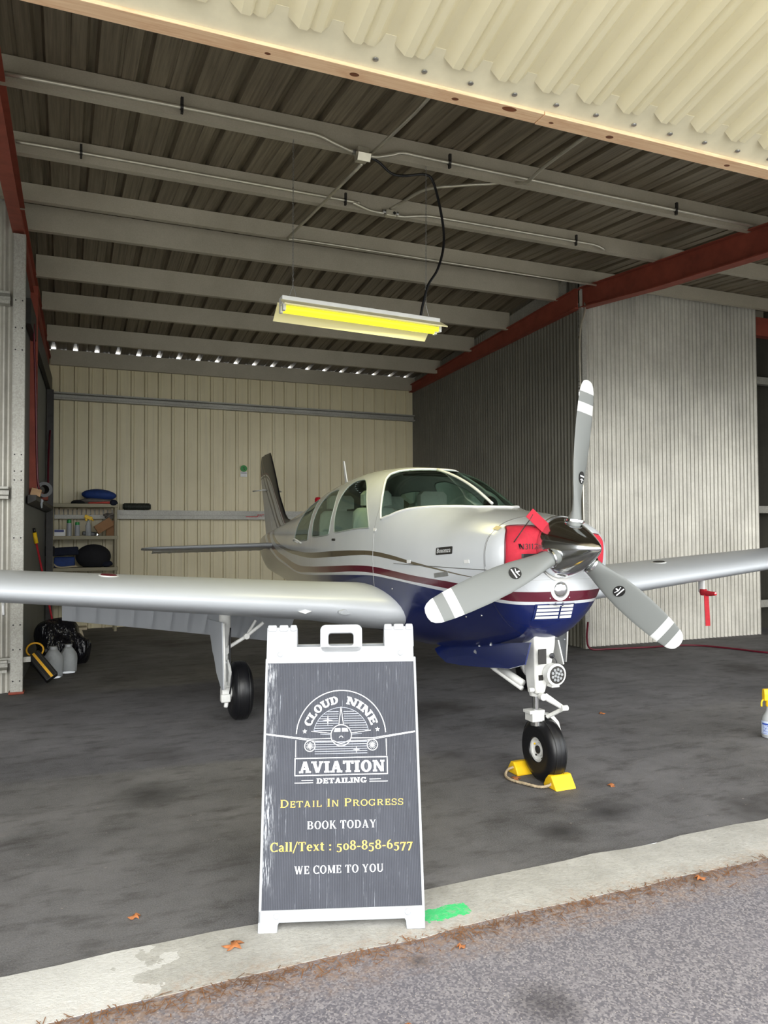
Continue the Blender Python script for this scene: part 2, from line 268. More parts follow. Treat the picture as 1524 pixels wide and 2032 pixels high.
# ------------------------------------------------------------------ mesh helpers
class MB:
    def __init__(s): s.bm = bmesh.new()
    def v(s, p): return s.bm.verts.new(p)
    def f(s, vs):
        try: return s.bm.faces.new(vs)
        except ValueError: return None
    def box(s, c, d, rot=None):
        c = Vector(c); vs = []
        for z in (-.5, .5):
            for x, y in ((-.5, -.5), (.5, -.5), (.5, .5), (-.5, .5)):
                p = Vector((x*d[0], y*d[1], z*d[2])); p = (rot @ p) if rot else p; vs.append(s.v(c+p))
        for q in ((3, 2, 1, 0), (4, 5, 6, 7), (0, 1, 5, 4), (1, 2, 6, 5), (2, 3, 7, 6), (3, 0, 4, 7)): s.f([vs[i] for i in q])
        return s
    def b2(s, a, b): return s.box([(a[i]+b[i])/2 for i in range(3)], [abs(b[i]-a[i]) for i in range(3)])
    def rings(s, R, cap=True, closed=False):
        V = [[s.v(p) for p in r] for r in R]; n = len(V[0])
        for i in range(len(V) if closed else len(V)-1):
            a, b = V[i], V[(i+1) % len(V)]
            for k in range(n): s.f((a[k], a[(k+1) % n], b[(k+1) % n], b[k]))
        if cap and not closed: s.f(V[0][::-1]); s.f(V[-1])
        return s
    def tube(s, pts, r, n=10, cap=True):
        P = [Vector(p) for p in pts]; R = []; up = None
        for i, p in enumerate(P):
            d = (P[min(i+1, len(P)-1)]-P[max(i-1, 0)]).normalized()
            if up is None: up = d.orthogonal().normalized()
            up = (up-d*up.dot(d)).normalized(); w = d.cross(up); rr = r[i] if isinstance(r, (list, tuple)) else r
            R.append([p+(up*math.cos(2*PI*k/n)+w*math.sin(2*PI*k/n))*rr for k in range(n)])
        return s.rings(R, cap)
    def loop(s, pts, r, n=8):
        P = [Vector(p) for p in pts]; R = []; m = len(P); up = None
        for i, p in enumerate(P):
            d = (P[(i+1) % m]-P[i-1]).normalized()
            if up is None: up = d.orthogonal().normalized()
            up = (up-d*up.dot(d)).normalized(); w = d.cross(up)
            R.append([p+(up*math.cos(2*PI*k/n)+w*math.sin(2*PI*k/n))*r for k in range(n)])
        # ring twist between last and first is absorbed by nearest start index
        first, last = R[0], R[-1]; best = min(range(n), key=lambda k: (first[k]-last[0]).length)
        R.append([first[(k+best) % n] for k in range(n)])
        return s.rings(R, False)
    def lathe(s, prof, o=(0, 0, 0), ax=(0, 0, 1), n=32, cap=True):
        ax = Vector(ax).normalized(); u = ax.orthogonal().normalized(); w = ax.cross(u); o = Vector(o)
        return s.rings([[o+ax*h+(u*math.cos(2*PI*k/n)+w*math.sin(2*PI*k/n))*max(r, 1e-4) for k in range(n)] for r, h in prof], cap)
    def torus(s, prof_fn, o, ax, n=48, m=16):
        pass
    def prism(s, poly, fn, h):
        """poly (u,v) mapped by fn(u,v,w), extruded w=0..h"""
        a = [s.v(fn(u, v, 0)) for u, v in poly]; b = [s.v(fn(u, v, h)) for u, v in poly]; n = len(poly)
        s.f(a[::-1]); s.f(b)
        for i in range(n): s.f((a[i], a[(i+1) % n], b[(i+1) % n], b[i]))
        return s
    def poly(s, pts): s.f([s.v(p) for p in pts]); return s
    def sheet(s, rows):
        V = [[s.v(p) for p in r] for r in rows]
        for i in range(len(V)-1):
            for k in range(len(V[0])-1): s.f((V[i][k], V[i][k+1], V[i+1][k+1], V[i+1][k]))
        return s
    def blob(s, c, d, seed=0, amp=.1, sub=3, freq=3., flat=None):
        b = bmesh.new(); bmesh.ops.create_icosphere(b, subdivisions=sub, radius=1); rnd = random.Random(seed)
        K = [(Vector((rnd.uniform(-1, 1), rnd.uniform(-1, 1), rnd.uniform(-1, 1)))*freq, rnd.uniform(0, 6)) for _ in range(7)]
        mp = {}
        for v in b.verts:
            k = 1+amp*sum(math.sin(v.co.dot(a)+p) for a, p in K)/2.2
            q = Vector((v.co.x*d[0]*k, v.co.y*d[1]*k, v.co.z*d[2]*k))
            if flat is not None and q.z < flat*d[2]: q.z = flat*d[2]
            mp[v.index] = s.v(Vector(c)+q)
        b.verts.index_update()
        for f in b.faces: s.f([mp[v.index] for v in f.verts])
        b.free(); return s
    def build(s, name, mat, parent=None, smooth=None, bevel=0., loc=None, weld=False, solid=0.):
        if weld: bmesh.ops.remove_doubles(s.bm, verts=s.bm.verts, dist=1e-4)
        bmesh.ops.recalc_face_normals(s.bm, faces=s.bm.faces)
        if loc is not None:
            for v in s.bm.verts: v.co -= Vector(loc)
        me = bpy.data.meshes.new(name); s.bm.to_mesh(me); s.bm.free()
        if smooth:
            for p in me.polygons: p.use_smooth = True
            if smooth is not True: me.set_sharp_from_angle(angle=rad(smooth))
        o = bpy.data.objects.new(name, me); COL.objects.link(o)
        if loc is not None: o.location = loc
        m = M[mat] if isinstance(mat, str) else mat
        me.materials.append(m)
        if parent: o.parent = parent
        if solid: md = o.modifiers.new('thickness', 'SOLIDIFY'); md.thickness = solid; md.offset = 0
        if bevel: md = o.modifiers.new('bevel', 'BEVEL'); md.width = bevel; md.segments = 2; md.limit_method = 'ANGLE'; md.angle_limit = rad(40)
        return o
def tag(o, label=None, cat=None, group=None, kind=None):
    if label: o['label'] = label
    if cat: o['category'] = cat
    if group: o['group'] = group
    if kind: o['kind'] = kind
    return o
def empty(name, loc=(0, 0, 0), rz=0., label=None, cat=None, group=None):
    o = bpy.data.objects.new(name, None); COL.objects.link(o); o.location = loc; o.rotation_euler = (0, 0, rz); o.empty_display_size = .1
    return tag(o, label, cat, group)
def S(o): o['kind'] = 'structure'; return o
def copy_tree(o, parent=None):
    c = o.copy(); COL.objects.link(c)
    if parent: c.parent = parent
    for ch in [x for x in bpy.data.objects if x.parent == o]: copy_tree(ch, c)
    return c
def RX(a): return Matrix.Rotation(a, 3, 'X')
def RY(a): return Matrix.Rotation(a, 3, 'Y')
def RZ(a): return Matrix.Rotation(a, 3, 'Z')
def lerp(a, b, t): return a+(b-a)*t
def interp(x, T):
    if x <= T[0][0]: return T[0][1:]
    for p, q in zip(T, T[1:]):
        if x <= q[0]: t = (x-p[0])/(q[0]-p[0]); return tuple(lerp(a, b, t) for a, b in zip(p[1:], q[1:]))
    return T[-1][1:]
def rrect(x0, y0, x1, y1, r, n=5):
    P = []
    for cx, cy, a in ((x1-r, y0+r, -90), (x1-r, y1-r, 0), (x0+r, y1-r, 90), (x0+r, y0+r, 180)):
        for k in range(n+1): b = rad(a+90*k/n); P.append((cx+r*math.cos(b), cy+r*math.sin(b)))
    return P
def smooth_path(P, n=6):
    P = [Vector(p) for p in P]; out = []
    for i in range(len(P)-1):
        a, b, c, d = P[max(i-1, 0)], P[i], P[i+1], P[min(i+2, len(P)-1)]
        for k in range(n):
            t = k/n; out.append(.5*((2*b)+(c-a)*t+(2*a-5*b+4*c-d)*t*t+(3*b-a-3*c+d)*t**3))
    out.append(P[-1]); return out

# ------------------------------------------------------------------ lettering (own drawn slab and roman capitals)
def g_arc(cx, cy, rx, ry, a0, a1, w, h, n=18):
    out = []
    for k in range(n):
        a, b = rad(a0+(a1-a0)*k/n), rad(a0+(a1-a0)*(k+1)/n)
        o = [(cx+rx*math.cos(a), cy+ry*math.sin(a)), (cx+rx*math.cos(b), cy+ry*math.sin(b)), (cx+(rx-w)*math.cos(b), cy+(ry-h)*math.sin(b)), (cx+(rx-w)*math.cos(a), cy+(ry-h)*math.sin(a))]
        out.append(o)
    return out
def g_bar(x0, y0, x1, y1, w): return [[(x0-w/2, y0), (x0+w/2, y0), (x1+w/2, y1), (x1-w/2, y1)]]
def g_h(x0, x1, y, h): return [[(x0, y), (x1, y), (x1, y+h), (x0, y+h)]]
def glyph(ch, T, N, F, E):
    """T stem, N thin, F serif thickness, E serif reach -> polygons in a 1-high em, width"""
    P = []
    def stem(x, lo=0., hi=1., w=None, s=(1, 1)):
        w = w or T; P.extend(g_bar(x, lo, x, hi, w))
        if s[0]: P.extend(g_h(x-w/2-E, x+w/2+E, lo, F))
        if s[1]: P.extend(g_h(x-w/2-E, x+w/2+E, hi-F, F))
    def tick(x, y, h, w=None): P.extend(g_bar(x, y, x, y+h, w or N))
    def ser(x, y, w): P.extend(g_h(x-w/2-E, x+w/2+E, y, F))
    if ch == 'A':
        P += g_bar(.16, 0, .40, 1, N); P += g_bar(.66, 0, .42, 1, T); P += g_h(.24, .56, .28, N*.9); ser(.16, 0, N); ser(.66, 0, T); P += g_h(.30, .44, 1-F, F); return P, .86
    if ch in 'Vv':
        P += g_bar(.42, 0, .16, 1, T); P += g_bar(.44, 0, .68, 1, N); ser(.16, 1-F, T); ser(.68, 1-F, N); return P, .84
    if ch == 'W':
        P += g_bar(.34, 0, .14, 1, T); P += g_bar(.36, 0, .54, 1, N); P += g_bar(.72, 0, .54, 1, T); P += g_bar(.74, 0, .93, 1, N); ser(.14, 1-F, T); ser(.93, 1-F, N); P += g_h(.44, .62, 1-F, F); return P, 1.08
    if ch == 'Y':
        P += g_bar(.42, .42, .16, 1, T); P += g_bar(.42, .42, .66, 1, N); stem(.42, 0, .48, s=(1, 0)); ser(.16, 1-F, T); ser(.66, 1-F, N); return P, .82
    if ch == 'I': stem(.2); return P, .40
    if ch == 'L': stem(.2); P += g_h(.2, .62, 0, N); tick(.60, 0, .3); return P, .68
    if ch == 'T': stem(.38, s=(1, 0)); P += g_h(.06, .70, 1-N, N); tick(.08, .72, .28); tick(.68, .72, .28); return P, .76
    if ch == 'E':
        stem(.2); P += g_h(.2, .62, 0, N); P += g_h(.2, .60, 1-N, N); P += g_h(.2, .5, .47, N*.9); tick(.60, 0, .27); tick(.58, .75, .25); tick(.49, .38, .26); return P, .70
    if ch == 'K':
        stem(.2); P += g_bar(.32, .42, .62, 1, N*1.3); P += g_bar(.70, 0, .40, .58, T); ser(.62, 1-F, N); ser(.70, 0, T); return P, .86
    if ch == 'M':
        stem(.17, w=N); stem(.83); P += g_bar(.47, .05, .20, 1, T); P += g_bar(.50, .05, .78, 1, N); return P, 1.0
    if ch == 'N':
        stem(.17, w=N, s=(1, 0)); stem(.70, w=N, s=(0, 1)); P += g_bar(.68, 0, .19, 1, T); P += g_h(.17-N/2-E, .3, 1-F, F); return P, .86
    if ch == 'O': P += g_arc(.42, .5, .38, .52, 0, 360, T, N, 28); return P, .84
    if ch == 'Q': return glyph('O', T, N, F, E)
    if ch == 'C': P += g_arc(.42, .5, .38, .52, 48, 312, T, N, 22); tick(.68, .68, .32); tick(.68, 0, .2); return P, .76
    if ch == 'G': P += g_arc(.42, .5, .38, .52, 48, 312, T, N, 22); tick(.68, .68, .32); stem(.66, .02, .44, s=(0, 1)); return P, .86
    if ch == 'D': stem(.2); P += g_arc(.36, .5, .42, .5, -90, 90, T, N, 16); P += g_h(.2, .37, 0, N); P += g_h(.2, .37, 1-N, N); return P, .84
    if ch == 'U': stem(.19, .3, 1, s=(0, 1)); stem(.68, .3, 1, w=N*1.1, s=(0, 1)); P += g_arc(.425, .33, .235+T/2, .35, 180, 360, T*.9, N*1.3, 16); return P, .86
    if ch in 'PRB':
        stem(.2); P += g_h(.2, .42, 1-N, N); P += g_h(.2, .42, .46, N); P += g_arc(.40, .73, .28, .27, -90, 90, T, N, 14)
        if ch == 'R': P += g_bar(.68, 0, .42, .5, T); ser(.68, 0, T); return P, .84
        if ch == 'B': P += g_h(.2, .42, 0, N); P += g_arc(.42, .265, .33, .265, -90, 90, T, N, 14); return P, .82
        return P, .74
    if ch == 'S':
        P += g_arc(.34, .74, .26, .28, 40, 270, T*.8, N, 16); P += g_arc(.34, .26, .28, .28, -140, 90, T*.8, N, 16); tick(.55, .72, .26); tick(.1, .02, .26); return P, .68
    if ch == 'a': P += g_arc(.26, .44, .22, .26, 0, 160, T, N, 12); P += g_bar(.40, 0, .40, .46, T); P += g_arc(.26, .18, .22, .2, 0, 360, T*.8, N*.8, 16); P += g_h(.36, .54, 0, F); return P, .56
    if ch == 'l': stem(.17, 0, 1.02, s=(1, 0)); P += g_h(.02, .17, 1.02-F, F); return P, .34
    if ch == 'e': P += g_arc(.29, .34, .26, .36, 0, 315, T*.9, N, 18); P += g_h(.1, .54, .33, N*.8); return P, .58
    if ch == 'x': P += g_bar(.46, 0, .14, .68, T); P += g_bar(.12, 0, .46, .68, N); ser(.14, .68-F, T*.8); ser(.46, .68-F, N); ser(.12, 0, N); ser(.46, 0, T*.8); return P, .60
    if ch == 't': P += g_bar(.18, .1, .18, .88, T); P += g_h(.03, .38, .62, N*.9); P += g_arc(.28, .14, .18, .15, 180, 320, T*.9, N, 8); return P, .40
    if ch == 'o' or ch == '0': P += g_arc(.30, .34, .27, .36, 0, 360, T*.9, N, 22); return P, .60
    if ch == '8': P += g_arc(.31, .76, .24, .26, 0, 360, T*.8, N, 20); P += g_arc(.31, .26, .28, .28, 0, 360, T*.9, N, 20); return P, .62
    if ch == '6': P += g_arc(.31, .3, .27, .31, 0, 360, T*.9, N, 20); P += g_arc(.50, .42, .46, .6, 105, 180, T*.9, N, 12); return P, .62
    if ch == '5': P += g_arc(.24, .08, .28, .32, -140, 110, T*.9, N, 16); P += g_bar(.12, .34, .15, .68, N*1.1); P += g_h(.12, .50, .68-T*.75, T*.75); return P, .58
    if ch == '7': P += g_bar(.20, -.26, .50, .68, T*.85); P += g_h(.04, .56, .68-T*.75, T*.75); tick(.07, .45, .2); return P, .58
    if ch == '-': P += g_h(.05, .35, .28, T*.7); return P, .40
    if ch == '/': P += g_bar(.02, -.2, .40, 1.05, N*1.2); return P, .42
    if ch == ':': P += g_arc(.16, .08, .09, .09, 0, 360, .09, .09, 10); P += g_arc(.16, .56, .09, .09, 0, 360, .09, .09, 10); return P, .32
    if ch == '1': stem(.2); P += g_bar(.08, .8, .2, 1, N); return P, .40
    if ch == '2': P += g_arc(.29, .72, .24, .28, -40, 170, T*.8, N, 14); P += g_bar(.12, .08, .44, .54, T*.8); P += g_h(.06, .54, 0, T*.7); return P, .60
    if ch == '3': P += g_arc(.27, .74, .23, .26, -90, 150, T*.8, N, 14); P += g_arc(.27, .26, .25, .28, -150, 90, T*.8, N, 14); return P, .56
    if ch in 'nz':
        if ch == 'n': stem(.17, 0, .66, s=(1, 0)); stem(.48, 0, .42, s=(1, 0)); P += g_arc(.32, .40, .16+T/2, .28, 0, 180, T, N, 10); return P, .66
    return P, .34
STY = dict(slab=(.235, .16, .16, .07), roman=(.17, .07, .05, .05), plate=(.12, .085, .05, .045), plain=(.13, .11, .0, .0))
def text_polys(txt, style, small=None):
    """small: letters after the first of a word drawn as smaller capitals"""
    x = 0; out = []; first = True
    for ch in txt:
        if ch == ' ': x += .36 if not small else .42; first = True; continue
        if small and not first: P, w = glyph(ch.upper(), *STY[style]); k = small
        else: P, w = glyph(ch, *STY[style]); k = 1.
        kx = k*(1.18 if style == 'plate' else 1.)
        out += [[(x+a*kx, b*k) for a, b in q] for q in P]; x += w*kx+.03; first = False
    return out, x-.03
def place_text(mb, txt, style, x0, x1, y0, h, fn, small=None, arc=None):
    P, w = text_polys(txt, style, small); k = (x1-x0)/w
    for q in P: mb.poly([fn(x0+a*k, y0+b*h) for a, b in q])
# ------------------------------------------------------------------ building
YR = 8.25                                            # ridge line
def roofz(y): return 4.665-.085*(YR-y) if y <= YR else 4.665-.108*(y-YR)
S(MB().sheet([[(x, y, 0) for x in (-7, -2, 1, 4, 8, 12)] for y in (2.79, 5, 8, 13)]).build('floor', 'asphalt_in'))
mb = MB(); nx = 120
rnd = random.Random(3); xs = [-8+20*i/nx for i in range(nx+1)]
wob = [rnd.uniform(-.012, .012) for _ in xs]; wob2 = [rnd.uniform(-.012, .012) for _ in xs]
mb.rings([[(x, 2.475+w, -.02), (x, 2.48+w, -.0005), (x, 2.60, .008), (x, 2.785+v, .008), (x, 2.80+v, -.02)] for x, w, v in zip(xs, wob, wob2)])
S(mb.build('trim_1', 'concrete', smooth=40))
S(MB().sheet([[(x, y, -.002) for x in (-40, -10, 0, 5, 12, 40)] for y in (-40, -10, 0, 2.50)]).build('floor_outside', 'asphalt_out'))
S(MB().sheet([[(x, y, .002) for x in (-40, -10, 0, 10, 40)] for y in (-40, -15, -.6)]).build('unseen_bounce_ground', 'bounce_ground_pale'))  # unseen pale ground, added to bounce light up into roof and door
# roof: ribbed sheets whose ribs stay open at the rear eave
prof = []
x = -4.2; off = .13
while x < 9.6:
    for dx, dz in ((0, 0), (.10, 0), (.105, .008), (.125, .008), (.13, 0), (.20, 0), (.205, .0), (.215, 0), (.232, .045), (.272, .045), (.289, 0)): prof.append((x+off+dx, dz))
    x += .305
S(MB().sheet([[(px, y, roofz(y)+dz) for px, dz in prof] for y in (2.3, 4, 6, YR, 9, 11, 12.475)]).build('ceiling', 'roof'))
# back wall, cream ribbed sheet
prof = []; x = -3.9
while x < 9.3:
    for dx, dy in ((0, 0), (.145, 0), (.157, -.028), (.190, -.028), (.202, 0)): prof.append((x+dx, 12.47+dy))
    x += .2045
S(MB().sheet([[(px, py, z) for px, py in prof] for z in (0, 2, roofz(12.47)-.004)]).build('wall_back', 'cream_sheet'))
def corr(name, a, b, z0, z1, mat, pitch=.0677, amp=.011, ztop=None):
    a = Vector((a[0], a[1], 0)); b = Vector((b[0], b[1], 0)); d = (b-a); L = d.length; d /= L; n = Vector((-d.y, d.x, 0)); k = int(L/pitch*8)
    rows = []
    for t in (0, .5, 1):
        rows.append([a+d*(L*i/k)+n*(amp*math.sin(2*PI*i/8))+Vector((0, 0, z0+((ztop(a+d*(L*i/k)) if ztop else z1)-z0)*t)) for i in range(k+1)])
    return S(MB().sheet(rows).build(name, mat, smooth=True))
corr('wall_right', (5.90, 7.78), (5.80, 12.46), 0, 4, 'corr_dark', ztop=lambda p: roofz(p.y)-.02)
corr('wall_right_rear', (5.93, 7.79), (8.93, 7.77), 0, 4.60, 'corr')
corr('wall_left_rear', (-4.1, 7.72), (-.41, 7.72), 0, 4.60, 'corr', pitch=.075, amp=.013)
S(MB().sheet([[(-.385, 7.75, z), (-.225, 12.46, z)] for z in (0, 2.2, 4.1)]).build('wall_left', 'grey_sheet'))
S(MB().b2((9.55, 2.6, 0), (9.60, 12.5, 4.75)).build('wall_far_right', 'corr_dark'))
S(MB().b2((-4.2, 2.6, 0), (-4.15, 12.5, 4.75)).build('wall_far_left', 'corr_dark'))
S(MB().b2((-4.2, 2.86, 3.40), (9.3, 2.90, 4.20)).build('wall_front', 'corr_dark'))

# lifted hangar door overhead
SL = .26
def dz(y): return 3.282+SL*(2.75-y)
door = S(empty('door_1', (2.6, 2.75, 3.27)))
tag(door, 'cream corrugated hangar door swung up above the opening', 'hangar door')
def D(mb, name, mat, **k): o = mb.build(name, mat, None, **k); o.parent = door; o.matrix_parent_inverse = Matrix.Translation((-2.6, -2.75, -3.27)); return o
prof = []; x = -4.0
while x < 9.2:
    for dx, q in ((0, -.010), (.03, -.010), (.052, -.030), (.075, -.050), (.105, -.050), (.118, -.036), (.135, -.044), (.160, -.044), (.178, -.022), (.195, -.010)): prof.append((x+1.437-.105-4*.21+dx, q))
    x += .2105
D(MB().sheet([[(px, y, dz(y)+q) for px, q in prof] for y in (2.63, 1.2, -.3)]), 'panel', 'door_cream', solid=.002)
D(MB().rings([[(px, 2.745, 3.257), (px, 2.60, dz(2.60)-.012), (px, 2.60, dz(2.60)+.0), (px, 2.80, 3.30), (px, 2.80, 3.257)] for px in (-4, 9.2)]), 'flat_strip', 'door_flat')
D(MB().b2((-4, 2.742, 3.243), (1.915, 2.822, 3.258)).b2((1.918, 2.740, 3.240), (9.2, 2.822, 3.257)), 'wood_beam', 'pine', bevel=.002, loc=(2.6, 2.75, 3.25))
for i in range(-6, 22):
    px = 1.437+.2103*i
    D(MB().lathe([(.010, -.008), (.010, 0), (.005, .002)], (px, 2.615, dz(2.615)-.014), (0, 0, 1), 10), 'bolt', 'dark_steel')
    if -3 < i < 12: D(MB().lathe([(.007, -.006), (.012, -.004), (.012, .001)], (px+.09, 2.70, 3.257+(2.745-2.70)*.30-.001), (0, 0, 1), 10), 'screw', 'steel')

# roof frames
def ibeam(name, x0, pts, depth, w, mat, label, lip=.012):
    """pts (y, ztop, zbottom), at x0 (float or function of y)"""
    fx = x0 if callable(x0) else (lambda y: x0)
    mb = MB()
    for (u0, u1, zt, zb) in ((-w/2, w/2, lambda a: a[1], lambda a: a[1]-lip), (-w/2, w/2, lambda a: a[2]+lip, lambda a: a[2]), (-.006, .006, lambda a: a[1]-lip, lambda a: a[2]+lip)):
        mb.rings([[(fx(a[0])+u0, a[0], zb(a)), (fx(a[0])+u1, a[0], zb(a)), (fx(a[0])+u1, a[0], zt(a)), (fx(a[0])+u0, a[0], zt(a))] for a in pts])
    return tag(S(mb.build(name, mat)), label, 'roof beam')
def lx(y): return -.42 if y < 7.7 else -.385+.16*(y-7.75)/4.71
bp = [(2.95, 4.06, 3.75), (4.97, 4.225, 3.95), (6.4, 4.345, 4.06), (7.72, 4.455, 4.20)]
ibeam('roof_frame', 5.93, bp, .3, .13, 'red_oxide', 'red oxide steel roof beam above the right corrugated wall, front half')
ibeam('roof_frame', lambda y: 5.85-.1*(y-7.78)/4.68, [(7.72, 4.44, 4.19), (10.3, 4.255, 4.065), (12.44, 4.08, 3.95)], .2, .08, 'red_oxide', 'red oxide steel roof beam above the dark tail bay wall, rear half')
ibeam('roof_frame', -.40, bp, .3, .10, 'red_oxide', 'red oxide steel roof beam above the left steel post, front half')
ibeam('roof_frame', lx, [(7.72, 4.43, 4.14), (10.3, 4.255, 3.90), (12.44, 4.08, 3.70)], .2, .07, 'red_oxide', 'red oxide steel roof beam along the left tail bay wall, rear half')
tag(S(MB().b2((8.97, 7.86, 4.20), (9.5, 7.98, 4.46)).build('roof_frame', 'red_oxide')), 'stub of red oxide steel beam at the right edge beyond the corrugated wall', 'roof beam')
tag(S(MB().rings([[(5.86, y, roofz(y)-.01), (5.86, y, roofz(y)-.22), (5.845, y, roofz(y)-.22), (5.845, y, roofz(y)-.01)] for y in (7.95, 12.3)]).build('trim_2', 'galv')), 'pale galvanised closure strip along the top of the tail bay wall', 'trim')
def purlin(y, xa, xb, depth, back, label, grp='roof purlins across the tail bay', mat='purlin'):
    zt = roofz(y)-.004; zb = zt-depth; fl = .062; th = .004; e = 1
    mb = MB(); sec = [(0, zt), (fl, zt), (fl, zt-.018), (fl-th, zt-.018), (fl-th, zt-th), (th, zt-th), (th, zb+th), (fl-th, zb+th), (fl-th, zb+.018), (fl, zb+.018), (fl, zb), (0, zb)]
    if back: sec = [(-a if False else a, z) for a, z in sec]
    mb.rings([[(x, y+a*e, z) for a, z in sec] for x in (xa, xb)])
    o = mb.build('roof_purlin', mat); return tag(S(o), label, 'roof purlin', grp)
XL, XRr = -.36, 5.86
ordn = ['first', 'second', 'third', 'fourth', 'fifth', 'sixth', 'seventh', 'eighth']
for i, (y, d) in enumerate(((5.18, .168), (6.36, .160), (7.50, .155), (8.10, .25), (9.26, .245), (10.28, .22), (11.41, .22), (12.38, .23))):
    extra = [', carrying a conduit with the near junction box', ', carrying a conduit with the far junction box', ' just in front of the ridge', ' just behind the ridge', ' above the far side of the lamp', ' behind the lamp', ' near the cream wall', ' resting on the cream back wall'][i]
    o = purlin(y, -4.1 if y < 8.2 else lx(y)+.03, 9.45 if y < 8.2 else 5.84, d, y > 7.3, ordn[i]+' galvanised roof purlin from the open front'+extra)
    if i == 7: o.location.z = -.012
# posts
p = MB(); p.b2((-.435, 7.60, 0), (-.333, 7.606, 4.16)); p.b2((-.435, 7.60, 0), (-.430, 7.70, 4.16)); p.b2((-.338, 7.60, 0), (-.333, 7.70, 4.16))
post = tag(S(p.build('steel_post', 'galv')), 'galvanised steel post on the left with bolt holes and a rusty foot', 'post')
for z in (.12, .40, .62, 1.92, 2.0, 3.1, 3.3, 3.55, 2.15, 1.4):
    for x in (-.413, -.357): MB().lathe([(.007, 0), (.007, .002)], (x, 7.5995, z), (0, -1, 0), 8).build('bolt_hole', 'ink_black', post)
MB().box((-.385, 7.65, .012), (.13, .12, .024)).build('rusty_base', 'red_oxide', post, bevel=.01)
p = MB().b2((5.865, 7.66, 0), (5.93, 7.72, 4.2))
tag(S(p.build('steel_post', 'galv')), 'galvanised steel corner post left of the right corrugated wall', 'post')
tag(S(MB().b2((9.0, 8.02, 0), (9.12, 8.14, 4.15)).build('steel_post', 'dark_steel')), 'dark steel post at the right edge beyond the corrugated wall', 'post')
# girts
def girt(name, a, b, sec, mat, label):
    a, b = Vector(a), Vector(b); d = (b-a).normalized(); n = Vector((d.y, -d.x, 0))
    return tag(S(MB().rings([[q+n*u+Vector((0, 0, w)) for u, w in sec] for q in (a, b)]).build(name, mat)), label, 'wall rail')
hat = [(0, .0), (.09, .0), (.09, .004), (.094, -.0), (.094, -.03), (.02, -.04), (.02, -.07), (.094, -.09), (.094, -.115), (0, -.115)]
rail = [(0, 0), (.10, 0), (.10, -.02), (.03, -.03), (.03, -.07), (.10, -.085), (.10, -.11), (0, -.11)]
girt('wall_rail', (-.2, 12.44, 3.56), (5.79, 12.44, 3.50+.03), rail, 'galv', 'upper horizontal rail across the cream back wall')
girt('wall_rail', (-.2, 12.44, 1.80), (5.79, 12.44, 1.79), [(0, 0), (.07, 0), (.07, -.075), (.16, -.08), (.16, -.14), (0, -.14)], 'galv', 'lower horizontal rail across the cream back wall')
for z, n in ((3.62, 'upper'), (1.86, 'middle'), (.31, 'lowest')):
    girt('wall_rail', (-4.1, 7.69, z), (-.46, 7.69, z), rail, 'galv', n+' horizontal rail on the corrugated wall left of the steel post')
for z, n in ((3.62, 'upper'), (1.78, 'middle'), (.45, 'lowest')):
    tag(S(MB().b2((8.97, 7.9, z-.1), (9.5, 8.0, z)).build('wall_rail', 'galv')), n+' horizontal rail on the end wall at the right edge', 'wall rail')
tag(S(MB().rings([[(lx(y)+.02, y, 1.83), (lx(y)+.10, y, 1.83), (lx(y)+.10, y, 1.78), (lx(y)+.02, y, 1.74)] for y in (8.5, 12.2)]).build('wall_rail', 'dark_steel')), 'ledge rail along the left tail bay wall holding odds and ends', 'wall rail')
tag(S(MB().rings([[(lx(y)+.01, y, 3.5), (lx(y)+.06, y, 3.5), (lx(y)+.06, y, 3.75), (lx(y)+.01, y, 3.75)] for y in (8.2, 12.3)]).build('wall_rail', 'dark_steel')), 'upper rail on the left tail bay wall below the red beam', 'wall rail')
tag(S(MB().b2((lx(11.9)+.01, 11.85, 0), (lx(11.9)+.10, 12.0, 3.5)).build('steel_post', 'dark_steel')), 'dark steel column in the far left corner beside the shelf unit', 'post')
tag(S(MB().b2((-.36, 8.95, 1.85), (-.27, 9.02, 4.1)).build('trim_3', 'red_oxide')), 'thin red upright against the left tail bay wall', 'trim')
# ------------------------------------------------------------------ aeroplane (x to its left, y aft of the spinner tip, z up)
plane = empty('airplane', (2.545, 3.19, 0), rad(-.8), 'white and navy single engine low wing airplane parked nose out inside the hangar', 'airplane')
# a, half width, z bottom, z widest, z top, upper exponent, lower exponent
ST=[(.36,.29,1.02,1.30,1.475,2.5,2.0),(.40,.345,.92,1.295,1.50,2.5,2.0),(.46,.38,.85,1.29,1.515,2.5,2.0),(.56,.405,.79,1.28,1.53,2.5,2.0),(.75,.44,.745,1.27,1.555,2.5,2.1),
(1.0,.475,.695,1.25,1.585,2.4,2.2),(1.3,.51,.66,1.24,1.665,2.4,2.3),(1.6,.535,.63,1.23,1.80,2.5,2.4),(1.8,.545,.62,1.23,1.875,2.6,2.5),(2.2,.555,.62,1.23,1.94,2.65,2.5),(2.7,.55,.62,1.22,1.955,2.65,2.5),
(3.2,.525,.62,1.22,1.935,2.5,2.5),(3.7,.48,.64,1.22,1.90,2.35,2.4),(4.3,.41,.68,1.22,1.825,2.2,2.3),(5.0,.325,.72,1.23,1.72,2.1,2.2),(5.8,.225,.79,1.25,1.62,2.0,2.1),(6.5,.150,.86,1.27,1.53,2.0,2.0),(7.25,.085,.93,1.25,1.44,2.0,2.0),(7.55,.055,1.03,1.22,1.40,2.0,2.0),(7.75,.022,1.12,1.22,1.36,2.0,2.0)]
